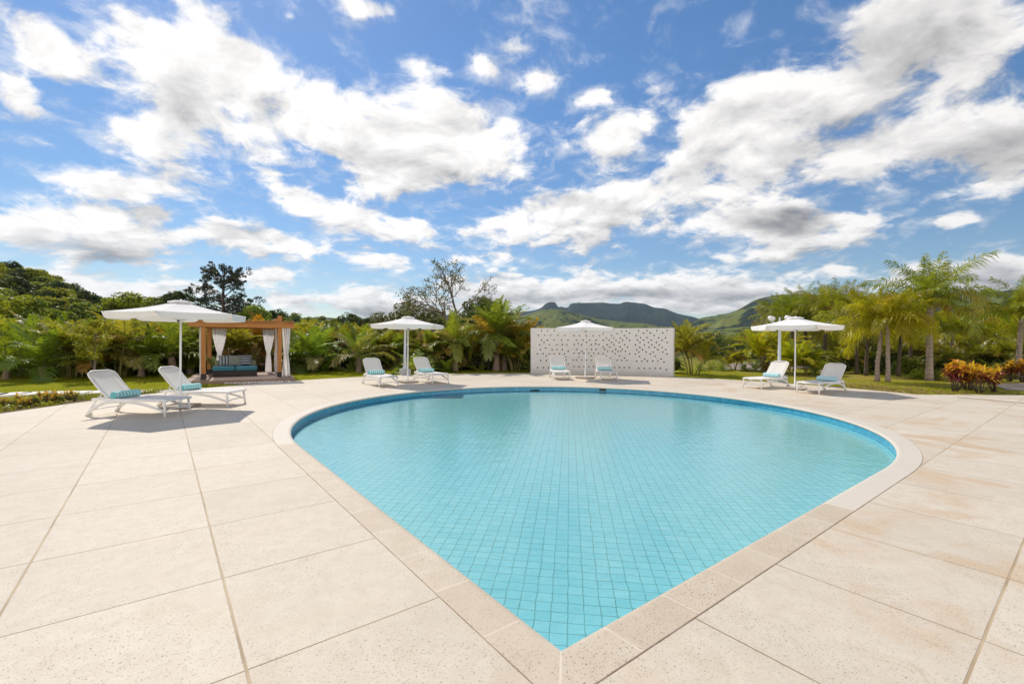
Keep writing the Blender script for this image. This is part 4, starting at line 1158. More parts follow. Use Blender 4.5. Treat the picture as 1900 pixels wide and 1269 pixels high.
def palm_crown(rs, org, nf, L, el0, el1, drp0, drp1, nl, ll, lw, hang, vup=.2, plume=0, mb=None, old=.12, tw=.25, start=.14, az0=0):
    mb = mb or MB()
    for i in range(nf):
        f = i/(nf-1) if nf > 1 else 0
        el = el0+(el1-el0)*f+rs.normal(0, .08); az = az0+i*2.39996+rs.normal(0, .15)
        tint = .92 if rs.rand() < old*f*1.6 else None
        frond(mb, rs, org, L*rs.uniform(.82, 1.1)*(1-.12*(f < .15)), el, az, drp0+(drp1-drp0)*f+rs.normal(0, .12), nl, ll, lw, hang, vup, plume, start, tint, twist=rs.normal(0, tw))
    return mb
def trunk_mesh(rs, h, r0, r1, lean=(0, 0), mat=None, bulge=.0, n=10):
    b = MB(); k = 8; P = []; rr = []
    for i in range(k+1):
        f = i/k; P.append((lean[0]*f*f+.02*math.sin(f*5+rs.rand()), lean[1]*f*f, h*f-.05)); rr.append((r0+(r1-r0)*f**.7)*(1+bulge*math.exp(-((f-.05)/.08)**2)))
    b.tube(P, rr, n); return b, P[-1]
def palm_kind(seed, kind, th=None):
    """returns list of (part name, mesh)"""
    rs = np.random.RandomState(seed)
    if kind == 'coco':          # young coconut palm: short stout trunk, long stiff arching fronds
        h = rs.uniform(.55, 1.0); tb, top = trunk_mesh(rs, h, .17, .12, (rs.uniform(-.1, .1), rs.uniform(-.1, .1)), bulge=.35)
        cr = palm_crown(rs, top, 16, 2.25, R(84), R(6), R(22), R(78), 34, .64, .058, .40, .15, .08)
        return [('trunk', tb.mesh('trunk', M['palm_trunk'], True)), ('crown', cr.mesh('crown', M['lf_coco'], False, True))]
    if kind == 'coco_tall':
        h = 1.9; tb, top = trunk_mesh(rs, h, .19, .12, (.1, .05), bulge=.3)
        cr = palm_crown(rs, top, 18, 2.5, R(86), R(4), R(25), R(82), 38, .68, .058, .42, .15, .08)
        return [('trunk', tb.mesh('trunk', M['palm_trunk'], True)), ('crown', cr.mesh('crown', M['lf_coco'], False, True))]
    if kind in ('areca', 'areca_orange', 'areca_gold'):   # clump of thin canes with olive-gold fronds
        tb = MB(); cr = MB()
        for s in range(7 if kind == 'areca' else 6):
            a = rs.uniform(0, 6.28); rr = rs.uniform(.08, .32); h = rs.uniform(.5, 1.35)
            ln = rs.uniform(.15, .45); P = [(rr*math.cos(a)+ln*f*f*math.cos(a), rr*math.sin(a)+ln*f*f*math.sin(a), h*f-.04) for f in (0, .35, .7, 1)]
            tb.tube(P, [.035, .03, .028, .022], 6)
            palm_crown(rs, P[-1], 7, 1.55, R(82), R(28), R(35), R(88), 24, .46, .048, .32, .25, .05, cr, old=.2, az0=a)
        return [('trunk', tb.mesh('trunk', M['cane'], True)), ('crown', cr.mesh('crown', M[{'areca': 'lf_areca', 'areca_orange': 'lf_orange', 'areca_gold': 'lf_yellow'}[kind]], False, True))]
    if kind in ('fern', 'fern_brown'):
        cr = palm_crown(rs, (0, 0, 0), 14, 1.5, R(80), R(20), R(35), R(88), 24, .44, .052, .4, .2, .1, old=.3, start=.2)
        return [('crown', cr.mesh('crown', M['lf_coco' if kind == 'fern' else 'lf_brown'], False, True))]
    if kind in ('queen', 'queen_yellow', 'queen_young'):
        h = th or {'queen': 3.2, 'queen_yellow': 2.4, 'queen_young': 1.9}[kind]; r0 = .122 if kind == 'queen' else .086
        tb, top = trunk_mesh(rs, h, r0, r0*.72, (rs.uniform(-.12, .12), rs.uniform(-.12, .12)), bulge=.25)
        cr = palm_crown(rs, top, 26 if kind == 'queen' else 22, 2.35 if kind == 'queen' else 1.85, R(88), R(14), R(34), R(104), 60, .58 if kind == 'queen' else .52, .030, .66, .15, .85, old=.10, tw=.35)
        out = [('trunk', tb.mesh('trunk', M['palm_trunk2' if kind == 'queen' and h < 3.05 or 2.1 < h < 2.4 else 'palm_trunk3'], True)), ('crown', cr.mesh('crown', M['lf_queen' if kind == 'queen' else 'lf_yellow' if kind == 'queen_yellow' else 'lf_queen'], False, True))]
        if kind == 'queen':
            b = MB(); b.tube([(top[0], top[1], top[2]-.1), (top[0], top[1], top[2]+.35), (top[0], top[1], top[2]+.7)], [.12, .10, .05], 8); out.append(('crownshaft', b.mesh('crownshaft', M['lf_queen'], True, True)))
        return out
def leaf_cloud(mb, rs, c, rad, n, size, tint, squash=.75, flat=.35):
    d = norm(rs.normal(0, 1, (n, 3))); rr = rs.uniform(.45, 1.0, n)**.5
    P = np.asarray(c)+d*(rr*rad)[:, None]*np.array([1, 1, squash])
    nrm = norm(d*.7+np.array([0, 0, flat+.3])+rs.normal(0, .55, (n, 3)))
    u = norm(np.cross(nrm, rs.normal(0, 1, (n, 3)))); w = np.cross(nrm, u)
    s = (size*rs.uniform(.6, 1.3, n))[:, None]
    V = np.stack([P-u*s*.5, P+w*s*.26, P+u*s*.5, P-w*s*.26], 1).reshape(-1, 3)
    F = np.arange(n)[:, None]*4+np.arange(4)[None]
    mb.arr(V, F, np.clip(tint+rs.normal(0, .14, n), 0, .86))
def tree_parts(seed, h, cr, trunk_r, mat, nclump=34, per=120, leaf=.22, bark='bark', cz=.62, squash=.8, open_=0.0, base=.25, dome=False):
    """trunk with limbs reaching into a crown of many leaf clumps"""
    rs = np.random.RandomState(seed); tb = MB(); cb = MB()
    top = h*cz
    P = [(0, 0, -.1), (.03*h*rs.normal(), .03*h*rs.normal(), h*.22), (.04*h*rs.normal(), .04*h*rs.normal(), top*.75), (.05*h*rs.normal(), .05*h*rs.normal(), top)]
    tb.tube(P, [trunk_r*1.25, trunk_r, trunk_r*.7, trunk_r*.4], 8)
    for i in range(nclump):
        a = rs.uniform(0, 6.283); q = rs.uniform(-.75, 1) if not dome else rs.uniform(-.1, 1); rr = math.sqrt(max(0, 1-q*q))*rs.uniform(.55, 1)
        c = np.array([cr*rr*math.cos(a), cr*rr*math.sin(a), top+(h-top)*.9*q*rs.uniform(.8, 1.05)])
        s = cr*rs.uniform(.20, .36)
        leaf_cloud(cb, rs, c, s, per, leaf, rs.uniform(.1, .8), squash)
        if i % 3 == 0:
            st = np.array(P[2])*(1-.5*rs.rand())+np.array([0, 0, -.05*h]); m = (st+c)/2+np.array([0, 0, .06*h])
            tb.tube([tuple(st), tuple(m), tuple(c)], [trunk_r*.38, trunk_r*.24, trunk_r*.08], 5)
    return [('trunk', tb.mesh('trunk', M[bark], True)), ('crown', cb.mesh('crown', M[mat], False, True))]
def bush_parts(seed, r, h, mat, n=9, per=110, leaf=.11):
    rs = np.random.RandomState(seed); cb = MB()
    for i in range(n):
        a = rs.uniform(0, 6.28); q = rs.uniform(0, .72)
        leaf_cloud(cb, rs, (r*q*math.cos(a), r*q*math.sin(a), h*rs.uniform(.25, .72)), r*rs.uniform(.34, .5), per, leaf, rs.uniform(.1, .8), .85)
    return [('crown', cb.mesh('crown', M[mat], False, True))]
def croton_parts(seed, h, n=46, bright=.45, top='lf_croton'):
    """stems carrying rosettes of long pointed leaves, yellow-orange at the tips, dark red below"""
    rs = np.random.RandomState(seed); lo = MB(); hi = MB(); st = MB()
    for s in range(9):
        a = rs.uniform(0, 6.28); q = rs.uniform(.05, .55)*h; hh = h*rs.uniform(.45, .85)
        P = [(.05*math.cos(a), .05*math.sin(a), -.02), (q*.5*math.cos(a), q*.5*math.sin(a), hh*.5), (q*math.cos(a), q*math.sin(a), hh)]
        st.tube(P, [.018, .014, .008], 5)
        yel = rs.rand() < bright+.25*(hh > .65*h)
        for lvl in range(3):
            f = 1-.24*lvl; o = np.array(P[2])*f+np.array(P[1])*(1-f)
            for k in range(n//4):
                az = rs.uniform(0, 6.28); el = R(rs.uniform(25, 80)-lvl*22); L = h*rs.uniform(.22, .36)
                d = np.array([math.cos(el)*math.cos(az), math.cos(el)*math.sin(az), math.sin(el)])
                w = norm(np.cross(d, [0, 0, 1]))*L*.11
                m1 = o+d*L*.5+np.array([0, 0, .02]); tp = o+d*L-np.array([0, 0, L*.28])
                tgt = hi if (yel and lvl == 0) or rs.rand() < (.55 if yel and lvl == 1 else .24) else lo
                tgt.add([o-w*.3, o+w*.3, m1+w, tp, m1-w], [(0, 1, 2, 4), (4, 2, 3)], float(rs.uniform(0, 1)))
    return [('stem', st.mesh('stem', M['bark'], True)), ('dark_leaves', lo.mesh('dark_leaves', M['lf_croton_d' if h > .6 else 'lf_mid'], False, True)), ('bright_leaves', hi.mesh('bright_leaves', M[top], False, True))]
_used = {}
def plant(name, parts, x, y, rz, sc, label, cat, group=None, z=-.03, tilt=0):
    r = empty(name, (x, y, z), rz, label, cat, group)
    r.scale = sc if hasattr(sc, '__len__') else (sc, sc, sc)
    r.rotation_euler = (tilt*math.cos(rz), tilt*math.sin(rz), rz)
    for pn, me in parts: link(pn, me, r)
    return r

# ------------------------------------------------------------------ planting
from mathutils.bvhtree import BVHTree
_gv = ground.data
GB = BVHTree.FromPolygons([v.co.copy() for v in _gv.vertices], [tuple(p.vertices) for p in _gv.polygons])
def gz(x, y):
    h = GB.ray_cast(Vector((x, y, 3000)), Vector((0, 0, -1)))
    return h[0].z if h[0] is not None else -.03
pr = random.Random(21)
K = {}
for k, n in (('coco', 4), ('coco_tall', 2), ('areca', 4), ('areca_orange', 2), ('areca_gold', 2), ('fern', 3), ('fern_brown', 3), ('queen_yellow', 2), ('queen_young', 2)):
    K[k] = [palm_kind(100+17*i+len(k), k) for i in range(n)]
def put(kind, px, Y, sc, label, cat='palm', group=None, name='palm_tree', var=None, rz=None, dz=0):
    v = K[kind][var if var is not None else pr.randrange(len(K[kind]))]
    x = xat(px, Y)
    return plant(name, v, x, Y, pr.uniform(0, 6.28) if rz is None else rz, sc, label, cat, group, gz(x, Y)-.01+dz)
G1 = 'young palms along the edge of the lawn'
put('coco', 83, 17.4, .90, 'short stout palm with arching fronds, behind the left lawn edge near the flower bed', group=G1, var=0)
put('coco', 12, 17.7, .78, 'low olive palm at the far left end of the lawn hedge', group=G1, var=1)
put('areca', 135, 18.6, 1.0, 'golden green cane palm between the stout left palm and the slender garden tree', group=G1, var=0)
put('areca', 218, 18.9, 1.18, 'tall bright green cane palm on the lawn edge behind the nearest lounger', group=G1, var=1)
put('coco', 262, 19.3, .84, 'drooping palm left of the large parasol pole at the lawn edge', group=G1, var=2)
put('coco', 322, 19.6, 1.03, 'upright green palm directly behind the pole of the large left parasol', group=G1, var=3)
put('coco', 584, 22.9, 1.0, 'full green palm in the hedge just right of the timber pergola', group=G1, var=0)
put('coco', 667, 22.7, .92, 'green palm behind the left lounger of the second parasol from the left', group=G1, var=2)
put('coco', 545, 22.2, .78, 'low drooping palm beside the right post of the pergola', group=G1, var=1)
put('coco_tall', 845, 23.6, .78, 'palm with a brown trunk and tall upright fronds, left of the bench', group=G1, var=0)
put('coco_tall', 921, 24.4, 1.05, 'taller palm with leaning trunk left of the perforated wall', group=G1, var=1)
put('coco_tall', 936, 24.9, .92, 'slimmer palm beside the taller leaning palm left of the perforated wall', group=G1, var=0)
put('areca_orange', 886, 25.2, 1.25, 'orange leaved palm between the two trunked palms left of the perforated wall', group=G1, var=0)
put('areca_orange', 958, 26.0, 1.42, 'orange tinged palm rising just left of the perforated wall', group=G1, var=1)
put('areca', 1287, 22.4, 1.05, 'gold and green cane palm clump at the right end of the perforated wall', group=G1, var=2)
put('areca', 955, 24.3, .82, 'cane palm clump close to the left end of the perforated wall', group=G1, var=3)
put('fern', 828, 22.9, .62, 'small bright green fan of fronds right of the second parasol pole', group=G1, var=0)
put('fern', 768, 21.9, .95, 'tall pale fronds between the second parasol pole and its right lounger', group=G1, var=1)
# the tangled hedge behind them, in sections
SECT = [(-190, 150, 18.9, 22.5, 20, 'tangled hedge palm behind the left lawn, left of the large parasol'),
        (150, 360, 19.8, 24, 15, 'tangled hedge palm behind the large left parasol and its loungers'),
        (360, 540, 21.3, 26, 15, 'tangled hedge palm seen through and behind the timber pergola'),
        (540, 740, 23.9, 28, 18, 'tangled hedge palm between the pergola and the second parasol'),
        (740, 860, 24.0, 28, 12, 'tangled hedge palm behind the second parasol and its loungers'),
        (860, 990, 25.5, 29, 12, 'tangled hedge palm between the brown trunked palm and the perforated wall')]
for a, b_, y0, y1, n, lab in SECT:
    for i in range(n):
        px = a+(b_-a)*(i+.5)/n+pr.uniform(-9, 9); f = pr.random(); Y = y0+(y1-y0)*f
        k = pr.choices(['coco', 'areca', 'fern', 'fern_brown', 'areca_orange'], [4.6, 3.4, 1.8, 1.3, .12])[0]
        sc = pr.uniform(.85, 1.1)*{'coco': .92, 'areca': 1.12, 'fern': 1.15, 'fern_brown': 1.25, 'areca_orange': 1.1}[k]
        put(k, px, Y, sc, lab, group='palms tangled into a hedge behind the lawn')
# shrubs filling the foot of the hedge
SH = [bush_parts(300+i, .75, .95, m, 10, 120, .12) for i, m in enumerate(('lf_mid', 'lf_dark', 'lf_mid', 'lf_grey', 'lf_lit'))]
def shrub(px, Y, sc, label, group, v=None, mat=None, name='shrub'):
    x = xat(px, Y); return plant(name, SH[v if v is not None else pr.randrange(3)], x, Y, pr.uniform(0, 6.28), sc, label, 'shrub', group, gz(x, Y)-.02)
for i in range(46):
    px = -160+1150*(i+.5)/46+pr.uniform(-8, 8); base = np.interp(px, [-160, 100, 300, 560, 800, 1000], [18.8, 19.2, 20.6, 23.6, 24.6, 25.0])
    sec = 'left of the large parasol' if px < 330 else 'around the pergola' if px < 560 else 'left of the second parasol' if px < 750 else 'right of the second parasol'
    shrub(px, base+pr.uniform(.3, 3.0), pr.uniform(.9, 1.35), 'leafy shrub at the foot of the palm hedge, '+sec, 'shrubs under the palm hedge')
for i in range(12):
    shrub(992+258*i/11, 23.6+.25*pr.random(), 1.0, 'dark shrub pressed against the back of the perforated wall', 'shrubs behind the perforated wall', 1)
shrub(809, 22.9, .62, 'small round dark shrub beside the right lounger of the second parasol', None, 1)

# trees behind the hedge on the left
def tree(px, Y, parts, label, group=None, sc=1, rz=None, name='tree'):
    x = xat(px, Y); return plant(name, parts, x, Y, pr.uniform(0, 6.28) if rz is None else rz, sc, label, 'tree', group, gz(x, Y)-.1)
T_small = tree_parts(401, 2.35, .62, .035, 'lf_lit', 16, 90, .12, 'barkpale', .62)
tree(171, 16.9, T_small, 'slender young tree with yellow green leaves on the left lawn edge', sc=1.0)
T_mid = [tree_parts(410+i, 6.2, 2.1, .16, ('lf_mid', 'lf_lit', 'lf_mid')[i], 34, 150, .30, 'bark', .60) for i in range(3)]
for i, (px, Y, s, l) in enumerate([(-70, 34, 1.05, 'broad green tree at the far left edge before the wooded hill'), (18, 36, 1.12, 'tall mid green tree at left before the wooded hill'), (66, 37, 1.02, 'mid green tree right of the tallest left one before the wooded hill'),
        (112, 38, .86, 'lower green tree before the wooded hill, above the short stout palm'), (158, 40, .74, 'small green tree before the foot of the wooded hill'), (205, 42, .62, 'low green tree above the tall cane palm, before the hill foot'), (-140, 36, 1.1, 'green tree partly out of frame at the far left')]):
    tree(px, Y, T_mid[i % 3], l, 'trees in front of the wooded hill', s*.76)
T_dome = tree_parts(420, 5.4, 3.0, .2, 'lf_lit', 40, 140, .30, 'bark', .72, .6, dome=True)
tree(252, 58, T_dome, 'wide flat topped olive tree left of the large parasol canopy', sc=1.13)
T_bush = [tree_parts(430+i, 4.6, 2.1, .14, m, 34, 140, .26, 'bark', .5) for i, m in enumerate(('lf_dark', 'lf_mid', 'lf_grey'))]
tree(337, 56, T_bush[0], 'dark tree top peeping over the large parasol canopy', sc=1.45)
tree(474, 42, T_bush[1], 'rounded green tree right of the pine, above the pergola', sc=1.02)
tree(508, 50, T_bush[0], 'lower dark tree right of the rounded green tree above the pergola', sc=.92)
tree(452, 50, T_bush[0], 'dark tree at the foot of the pine, behind the pergola roof', sc=1.0)
tree(650, 46, T_bush[0], 'dark broad tree beyond the hedge between pergola and second parasol', sc=.92)
tree(684, 48, T_bush[0], 'second dark tree beyond the hedge, just left of the second parasol', sc=.86)
tree(618, 52, T_bush[1], 'distant mid green tree beyond the hedge right of the pergola', sc=.80)
tree(722, 36, T_bush[2], 'brownish green tree above the second parasol canopy', sc=.86)
tree(770, 36, T_bush[2], 'greyish green tree left of the bare tree', sc=1.06)
tree(796, 39, T_bush[2], 'thin greyish tree between the bare tree and the second parasol', sc=.98)
tree(893, 36, T_bush[0], 'dark green tree right of the bare tree', sc=1.10)
tree(868, 38, T_bush[2], 'dense tree at the foot of the bare tree', sc=.95)
tree(940, 40, T_bush[1], 'green tree behind the orange palms left of the perforated wall', sc=.72)
def pine():
    rs = np.random.RandomState(77); tb = MB(); cb = MB(); H = 8.7
    tb.tube([(0, 0, -.2), (.1, 0, 2.5), (-.05, .05, 5.5), (.1, 0, H-.4)], [.24, .2, .13, .05], 9)
    for i in range(64):
        z = rs.uniform(3.2, H-.2); f = (z-3.2)/(H-3.2); L = (1.2+2.1*math.sin(math.pi*min(1, .30+f*.66)))*rs.uniform(.6, 1.05)*(1 if f < .85 else .6); a = rs.uniform(0, 6.28)
        up_ = .25+.35*f
        P = [(0, 0, z-.5), (L*.45*math.cos(a), L*.45*math.sin(a), z-.3+L*up_*.25), (L*math.cos(a), L*math.sin(a), z+L*up_*.6)]
        tb.tube(P, [.05, .035, .012], 5)
        for q in range(7):
            t = rs.uniform(.35, 1.08); c = np.array(P[1])*(1-t)+np.array(P[2])*t+rs.normal(0, .24, 3)
            leaf_cloud(cb, rs, c, rs.uniform(.14, .30), 40, .17, rs.uniform(.1, .8), .75)
    return [('trunk', tb.mesh('trunk', M['bark'], True)), ('crown', cb.mesh('crown', M['lf_pine'], False, True))]
tree(414, 45, pine(), 'tall dark pine standing alone above the pergola and large parasol', name='pine_tree', rz=.4)
def bare():
    rs = np.random.RandomState(91); tb = MB(); cb = MB()
    def grow(p, d, L, r, lvl):
        q = p+d*L; m = p+d*L*.5+rs.normal(0, .05*L, 3)
        tb.tube([tuple(p), tuple(m), tuple(q)], [r, r*.85, r*.65], 6 if lvl < 2 else 4)
        if lvl >= 5 or r < .007:
            if rs.rand() < .75: leaf_cloud(cb, rs, q, .24, 13, .15, rs.uniform(.2, .95))
            return
        for k in range(3 if lvl in (0, 1, 2, 3) else 2):
            nd = norm(d+rs.normal(0, .50, 3)+np.array([0, 0, .10])); grow(q, nd, L*rs.uniform(.66, .86), r*.64, lvl+1)
        if lvl >= 3 and rs.rand() < .6: leaf_cloud(cb, rs, q, .30, 24, .14, rs.uniform(.2, .95))
    grow(np.array([0, 0, -.1]), norm(np.array([-.10, 0, 1])), 2.3, .13, 0)
    return [('trunk', tb.mesh('trunk', M['barkpale'], True)), ('crown', cb.mesh('crown', M['lf_grey'], False, True))]
tree(846, 33, bare(), 'nearly bare grey tree with spreading twigs above the brown trunked palm', name='bare_tree', rz=.2)
# the wooded hill at the far left: single crowns
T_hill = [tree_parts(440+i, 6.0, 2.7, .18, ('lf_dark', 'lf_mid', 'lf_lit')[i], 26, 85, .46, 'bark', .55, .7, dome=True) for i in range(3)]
cnt = 0; hr = random.Random(5)
for i in range(3000):
    if cnt >= 215: break
    Y = hr.uniform(50, 113); px = hr.uniform(-330, 350)
    x = xat(px, Y); z = gz(x, Y)
    if z < .8: continue
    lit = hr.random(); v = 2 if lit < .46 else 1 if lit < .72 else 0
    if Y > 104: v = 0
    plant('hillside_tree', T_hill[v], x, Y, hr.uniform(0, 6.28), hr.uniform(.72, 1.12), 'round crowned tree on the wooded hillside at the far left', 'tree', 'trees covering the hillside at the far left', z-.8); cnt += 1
T_far = [bush_parts(450+i, 2.0, 2.6, m, 12, 60, .42) for i, m in enumerate(('lf_dark', 'lf_mid'))]
for i in range(30):   # the low rise behind the pine
    px = hr.uniform(425, 620); Y = hr.uniform(120, 215); x = xat(px, Y); z = gz(x, Y)
    plant('distant_tree', T_far[hr.random() < .65], x, Y, hr.uniform(0, 6.28), hr.uniform(1.2, 1.9), 'distant tree on the low green rise behind the pergola', 'tree', 'trees on the low rise behind the pergola', z-.6)

# ---- right-hand side
GQ = 'feather palms on the right'
def q_kind(seed, kind, th): return palm_kind(seed, kind, th)
def putq(parts, px, Y, sc, label, rz=None, group=GQ):
    x = xat(px, Y); return plant('palm_tree', parts, x, Y, pr.uniform(0, 6.28) if rz is None else rz, sc, label, 'palm', group, gz(x, Y)-.02)
tallq = q_kind(501, 'queen', 3.04)
tq = putq(tallq, 1725, 19.8, 1.14, 'tallest feather palm with a pale ringed trunk, left of the red croton bush', 1.0)
b = MB(); rs_ = np.random.RandomState(5)
for a in (-.25, .15): frond(b, rs_, (0, 0, 2.95), 1.5, R(10), a-1.0, R(60), 30, .42, .03, .9, .0, .5, tint=.5)
b.build('dead_fronds', M['lf_rust'], tq, False, True)
putq(q_kind(502, 'queen_yellow', 2.15), 1629, 19.2, 1.05, 'bright yellow green palm with the left of two joined trunks', 2.0)
putq(q_kind(503, 'queen_yellow', 2.35), 1648, 18.9, 1.05, 'bright yellow green palm with the right of two joined trunks', .6)
putq(q_kind(504, 'queen_young', 3.0), 1590, 23.5, 1.0, 'yellow green palm behind the right-hand lounger with grey back', 1.2)
putq(q_kind(505, 'queen', 3.9), 1530, 28.5, .92, 'tall dark green feather palm above the right-hand parasol', .3)
putq(q_kind(506, 'queen', 3.55), 1470, 30, .86, 'dark trunked feather palm rising behind the right-hand parasol pole', 2.2)
putq(q_kind(507, 'queen', 3.0), 1890, 21.0, .98, 'dark green feather palm at the right edge with a pale trunk', 4.0)
putq(q_kind(508, 'queen_yellow', 2.5), 1694, 31, 1.05, 'shaded palm behind and left of the tallest feather palm', .5)
putq(q_kind(509, 'queen_yellow', 2.3), 1752, 33, 1.05, 'palm with dark trunk just right of the tallest feather palm', 1.5)
putq(q_kind(510, 'queen_yellow', 2.3), 1790, 35, 1.08, 'yellow lit palm behind the red croton bush', 2.5)
putq(q_kind(511, 'queen_yellow', 2.2), 1560, 31, 1.0, 'yellow palm low behind the right-hand parasol canopy', 3.5)
putq(q_kind(512, 'queen_young', 2.2), 1510, 34, 1.0, 'shaded palm between the right-hand parasol and the yellow palms', 4.5)
putq(q_kind(513, 'queen_yellow', 2.4), 1838, 30, 1.05, 'yellow green palm behind the right end of the croton bush', 5.5)
for i_, (px, Y, th, k, l) in enumerate([(1572, 25.5, 2.7, 'queen_yellow', 'golden palm crown above the right-hand lounger, left of the joined trunks'), (1608, 22.5, 2.5, 'queen_yellow', 'lush yellow green palm crown just left of the joined trunks'), (1668, 22.0, 2.6, 'queen_yellow', 'yellow green palm crown right of the joined trunks'),
        (1690, 24.5, 3.1, 'queen_young', 'green palm crown left of the tallest feather palm, over the joined trunks'), (1555, 30, 3.9, 'queen', 'feather palm right of the tall dark green one above the parasol'), (1496, 31, 3.6, 'queen', 'feather palm between the two tall dark ones above the parasol'), (1445, 33, 3.3, 'queen', 'leftmost dark feather palm, over the lamp post globes'),
        (1765, 26, 2.3, 'queen_yellow', 'bright palm crown behind the tallest feather palm trunk on its right'), (1815, 27, 2.2, 'queen_yellow', 'bright palm crown behind the middle of the croton bushes'), (1865, 28, 2.5, 'queen_yellow', 'bright palm crown behind the right edge palm'), (1640, 33, 3.4, 'queen', 'tall dark palm far behind the joined trunks'), (1730, 36, 3.0, 'queen_young', 'green palm far behind the tallest feather palm')]):
    putq(q_kind(540+i_, k, th), px, Y, 1.0, l)
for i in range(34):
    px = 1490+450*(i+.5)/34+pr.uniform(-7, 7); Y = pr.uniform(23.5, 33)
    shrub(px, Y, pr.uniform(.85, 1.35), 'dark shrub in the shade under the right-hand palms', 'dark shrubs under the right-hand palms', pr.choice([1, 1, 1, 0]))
b = MB(); frond(b, rs_, (0, 0, 0), 2.3, R(62), math.pi-.2, R(125), 34, .36, .03, .9, .0, .4, tint=.5, rach=.02)
x_, y_ = xat(1880, 22.5), 22.5
dp = empty('dead_palm_frond', (x_, y_, 2.1), 0, 'arching rusty dead frond hanging from the right edge palm', 'palm frond')
b.build('leaf', M['lf_rust'], dp, False, True)
put('areca_gold', 1428, 25.0, 1.15, 'tall yellow cane palm left of the lamp post with globes', group='golden cane palms by the right-hand parasol', var=0)
put('areca_gold', 1466, 22.6, .78, 'low golden cane palm between the lamp post and the parasol pole', group='golden cane palms by the right-hand parasol', var=1)
put('areca_gold', 1499, 23.0, .72, 'low yellow green cane palm right of the right-hand parasol pole', group='golden cane palms by the right-hand parasol', var=1)
T_or = tree_parts(520, 2.6, 1.15, .08, 'lf_orange', 16, 90, .2, 'bark', .55)
tree(1382, 47, T_or, 'small orange leaved tree among dark bushes, left of the lamp post', sc=.86)
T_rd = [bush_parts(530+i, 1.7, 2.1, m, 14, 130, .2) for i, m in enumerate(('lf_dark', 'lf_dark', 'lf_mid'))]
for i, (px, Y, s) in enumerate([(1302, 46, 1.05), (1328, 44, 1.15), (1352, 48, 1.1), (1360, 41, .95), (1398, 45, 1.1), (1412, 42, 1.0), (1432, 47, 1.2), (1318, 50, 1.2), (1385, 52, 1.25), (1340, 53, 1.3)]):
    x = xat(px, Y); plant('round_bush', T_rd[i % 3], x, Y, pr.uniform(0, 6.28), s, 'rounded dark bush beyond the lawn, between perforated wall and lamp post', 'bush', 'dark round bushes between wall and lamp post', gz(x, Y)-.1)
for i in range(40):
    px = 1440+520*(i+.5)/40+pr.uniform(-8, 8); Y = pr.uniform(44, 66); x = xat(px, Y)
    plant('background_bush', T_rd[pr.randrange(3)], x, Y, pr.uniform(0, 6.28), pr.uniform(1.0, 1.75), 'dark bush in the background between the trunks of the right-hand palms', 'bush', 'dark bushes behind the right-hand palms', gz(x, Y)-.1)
for i in range(22):
    px = 985+330*(i+.5)/22+pr.uniform(-6, 6); Y = pr.uniform(50, 80); x = xat(px, Y)
    plant('background_bush', T_rd[pr.randrange(3)], x, Y, pr.uniform(0, 6.28), pr.uniform(.9, 1.25), 'dark bush behind the perforated wall', 'bush', 'dark bushes behind the perforated wall', gz(x, Y)-.1)
for i, (px, Y, s, k) in enumerate([(1300, 25.5, .42, 'fern'), (1322, 26.5, .5, 'fern'), (1340, 25.5, .46, 'fern'), (1362, 26.2, .5, 'areca'), (1380, 25.4, .42, 'fern'), (1402, 26, .5, 'fern'), (1420, 25, .45, 'fern_brown')]):
    put(k, px, Y, s, 'small frond plant in the row at the back of the right lawn', 'plant', 'low plants along the back of the right lawn', 'garden_plant')
for i, (px, Y, s, k) in enumerate([(1512, 24, .55, 'fern'), (1535, 25, .6, 'fern'), (1560, 24.5, .6, 'areca'), (1585, 26, .7, 'fern'), (1606, 25, .6, 'areca'), (1664, 24.5, .6, 'fern'), (1612, 28, .9, 'fern'), (1570, 29, .9, 'areca'), (1540, 30, .9, 'fern'), (1668, 29, .9, 'areca'), (1700, 26, .7, 'fern'), (1770, 24, .7, 'areca'), (1800, 26, .9, 'areca'), (1822, 24, .8, 'areca'), (1850, 25, .95, 'areca'), (1872, 23, .85, 'areca'), (1895, 25, .95, 'areca'), (1740, 28, .9, 'areca'), (1845, 21.5, .7, 'fern'), (1925, 22, .8, 'areca')]):
    put(k, px, Y, s, 'leafy undergrowth plant among the trunks of the right-hand palms', 'plant', 'undergrowth below the right-hand palms', 'garden_plant')
shrub(1700, 20.6, .60, 'low green shrub left of the tallest feather palm trunk', None, 4)
shrub(1742, 20.2, .55, 'low green shrub right of the tallest feather palm trunk', None, 0)
shrub(1418, 30, 1.0, 'purplish grey shrub beside the lamp post with globes', None, 3)
shrub(1515, 31, .9, 'greyish shrub right of the right-hand parasol pole', None, 3)
CR = [croton_parts(600+i, h_, 56, br) for i, (h_, br) in enumerate(((1.05, .80), (1.0, .95), (.85, .7)))]
for px, Y, v, s, l in [(1772, 15.4, 0, 1.05, 'orange brown croton at the left of the red and yellow bush group'), (1797, 15.9, 1, 1.0, 'tall croton at the back of the red and yellow bush group'), (1818, 15.0, 1, .92, 'brightest yellow croton in the middle of the red and yellow bush group'), (1846, 15.3, 2, 1.0, 'croton with pinkish tips at the right of the red and yellow bush group'),
        (1875, 19.8, 2, 1.1, 'dark croton behind the grey path at the right edge'), (1897, 19.4, 0, .95, 'croton with yellow tips at the far right edge')]:
    x = xat(px, Y); plant('croton_bush', CR[v], x, Y, pr.uniform(0, 6.28), s, l, 'bush', 'croton bushes at the right', -.03)

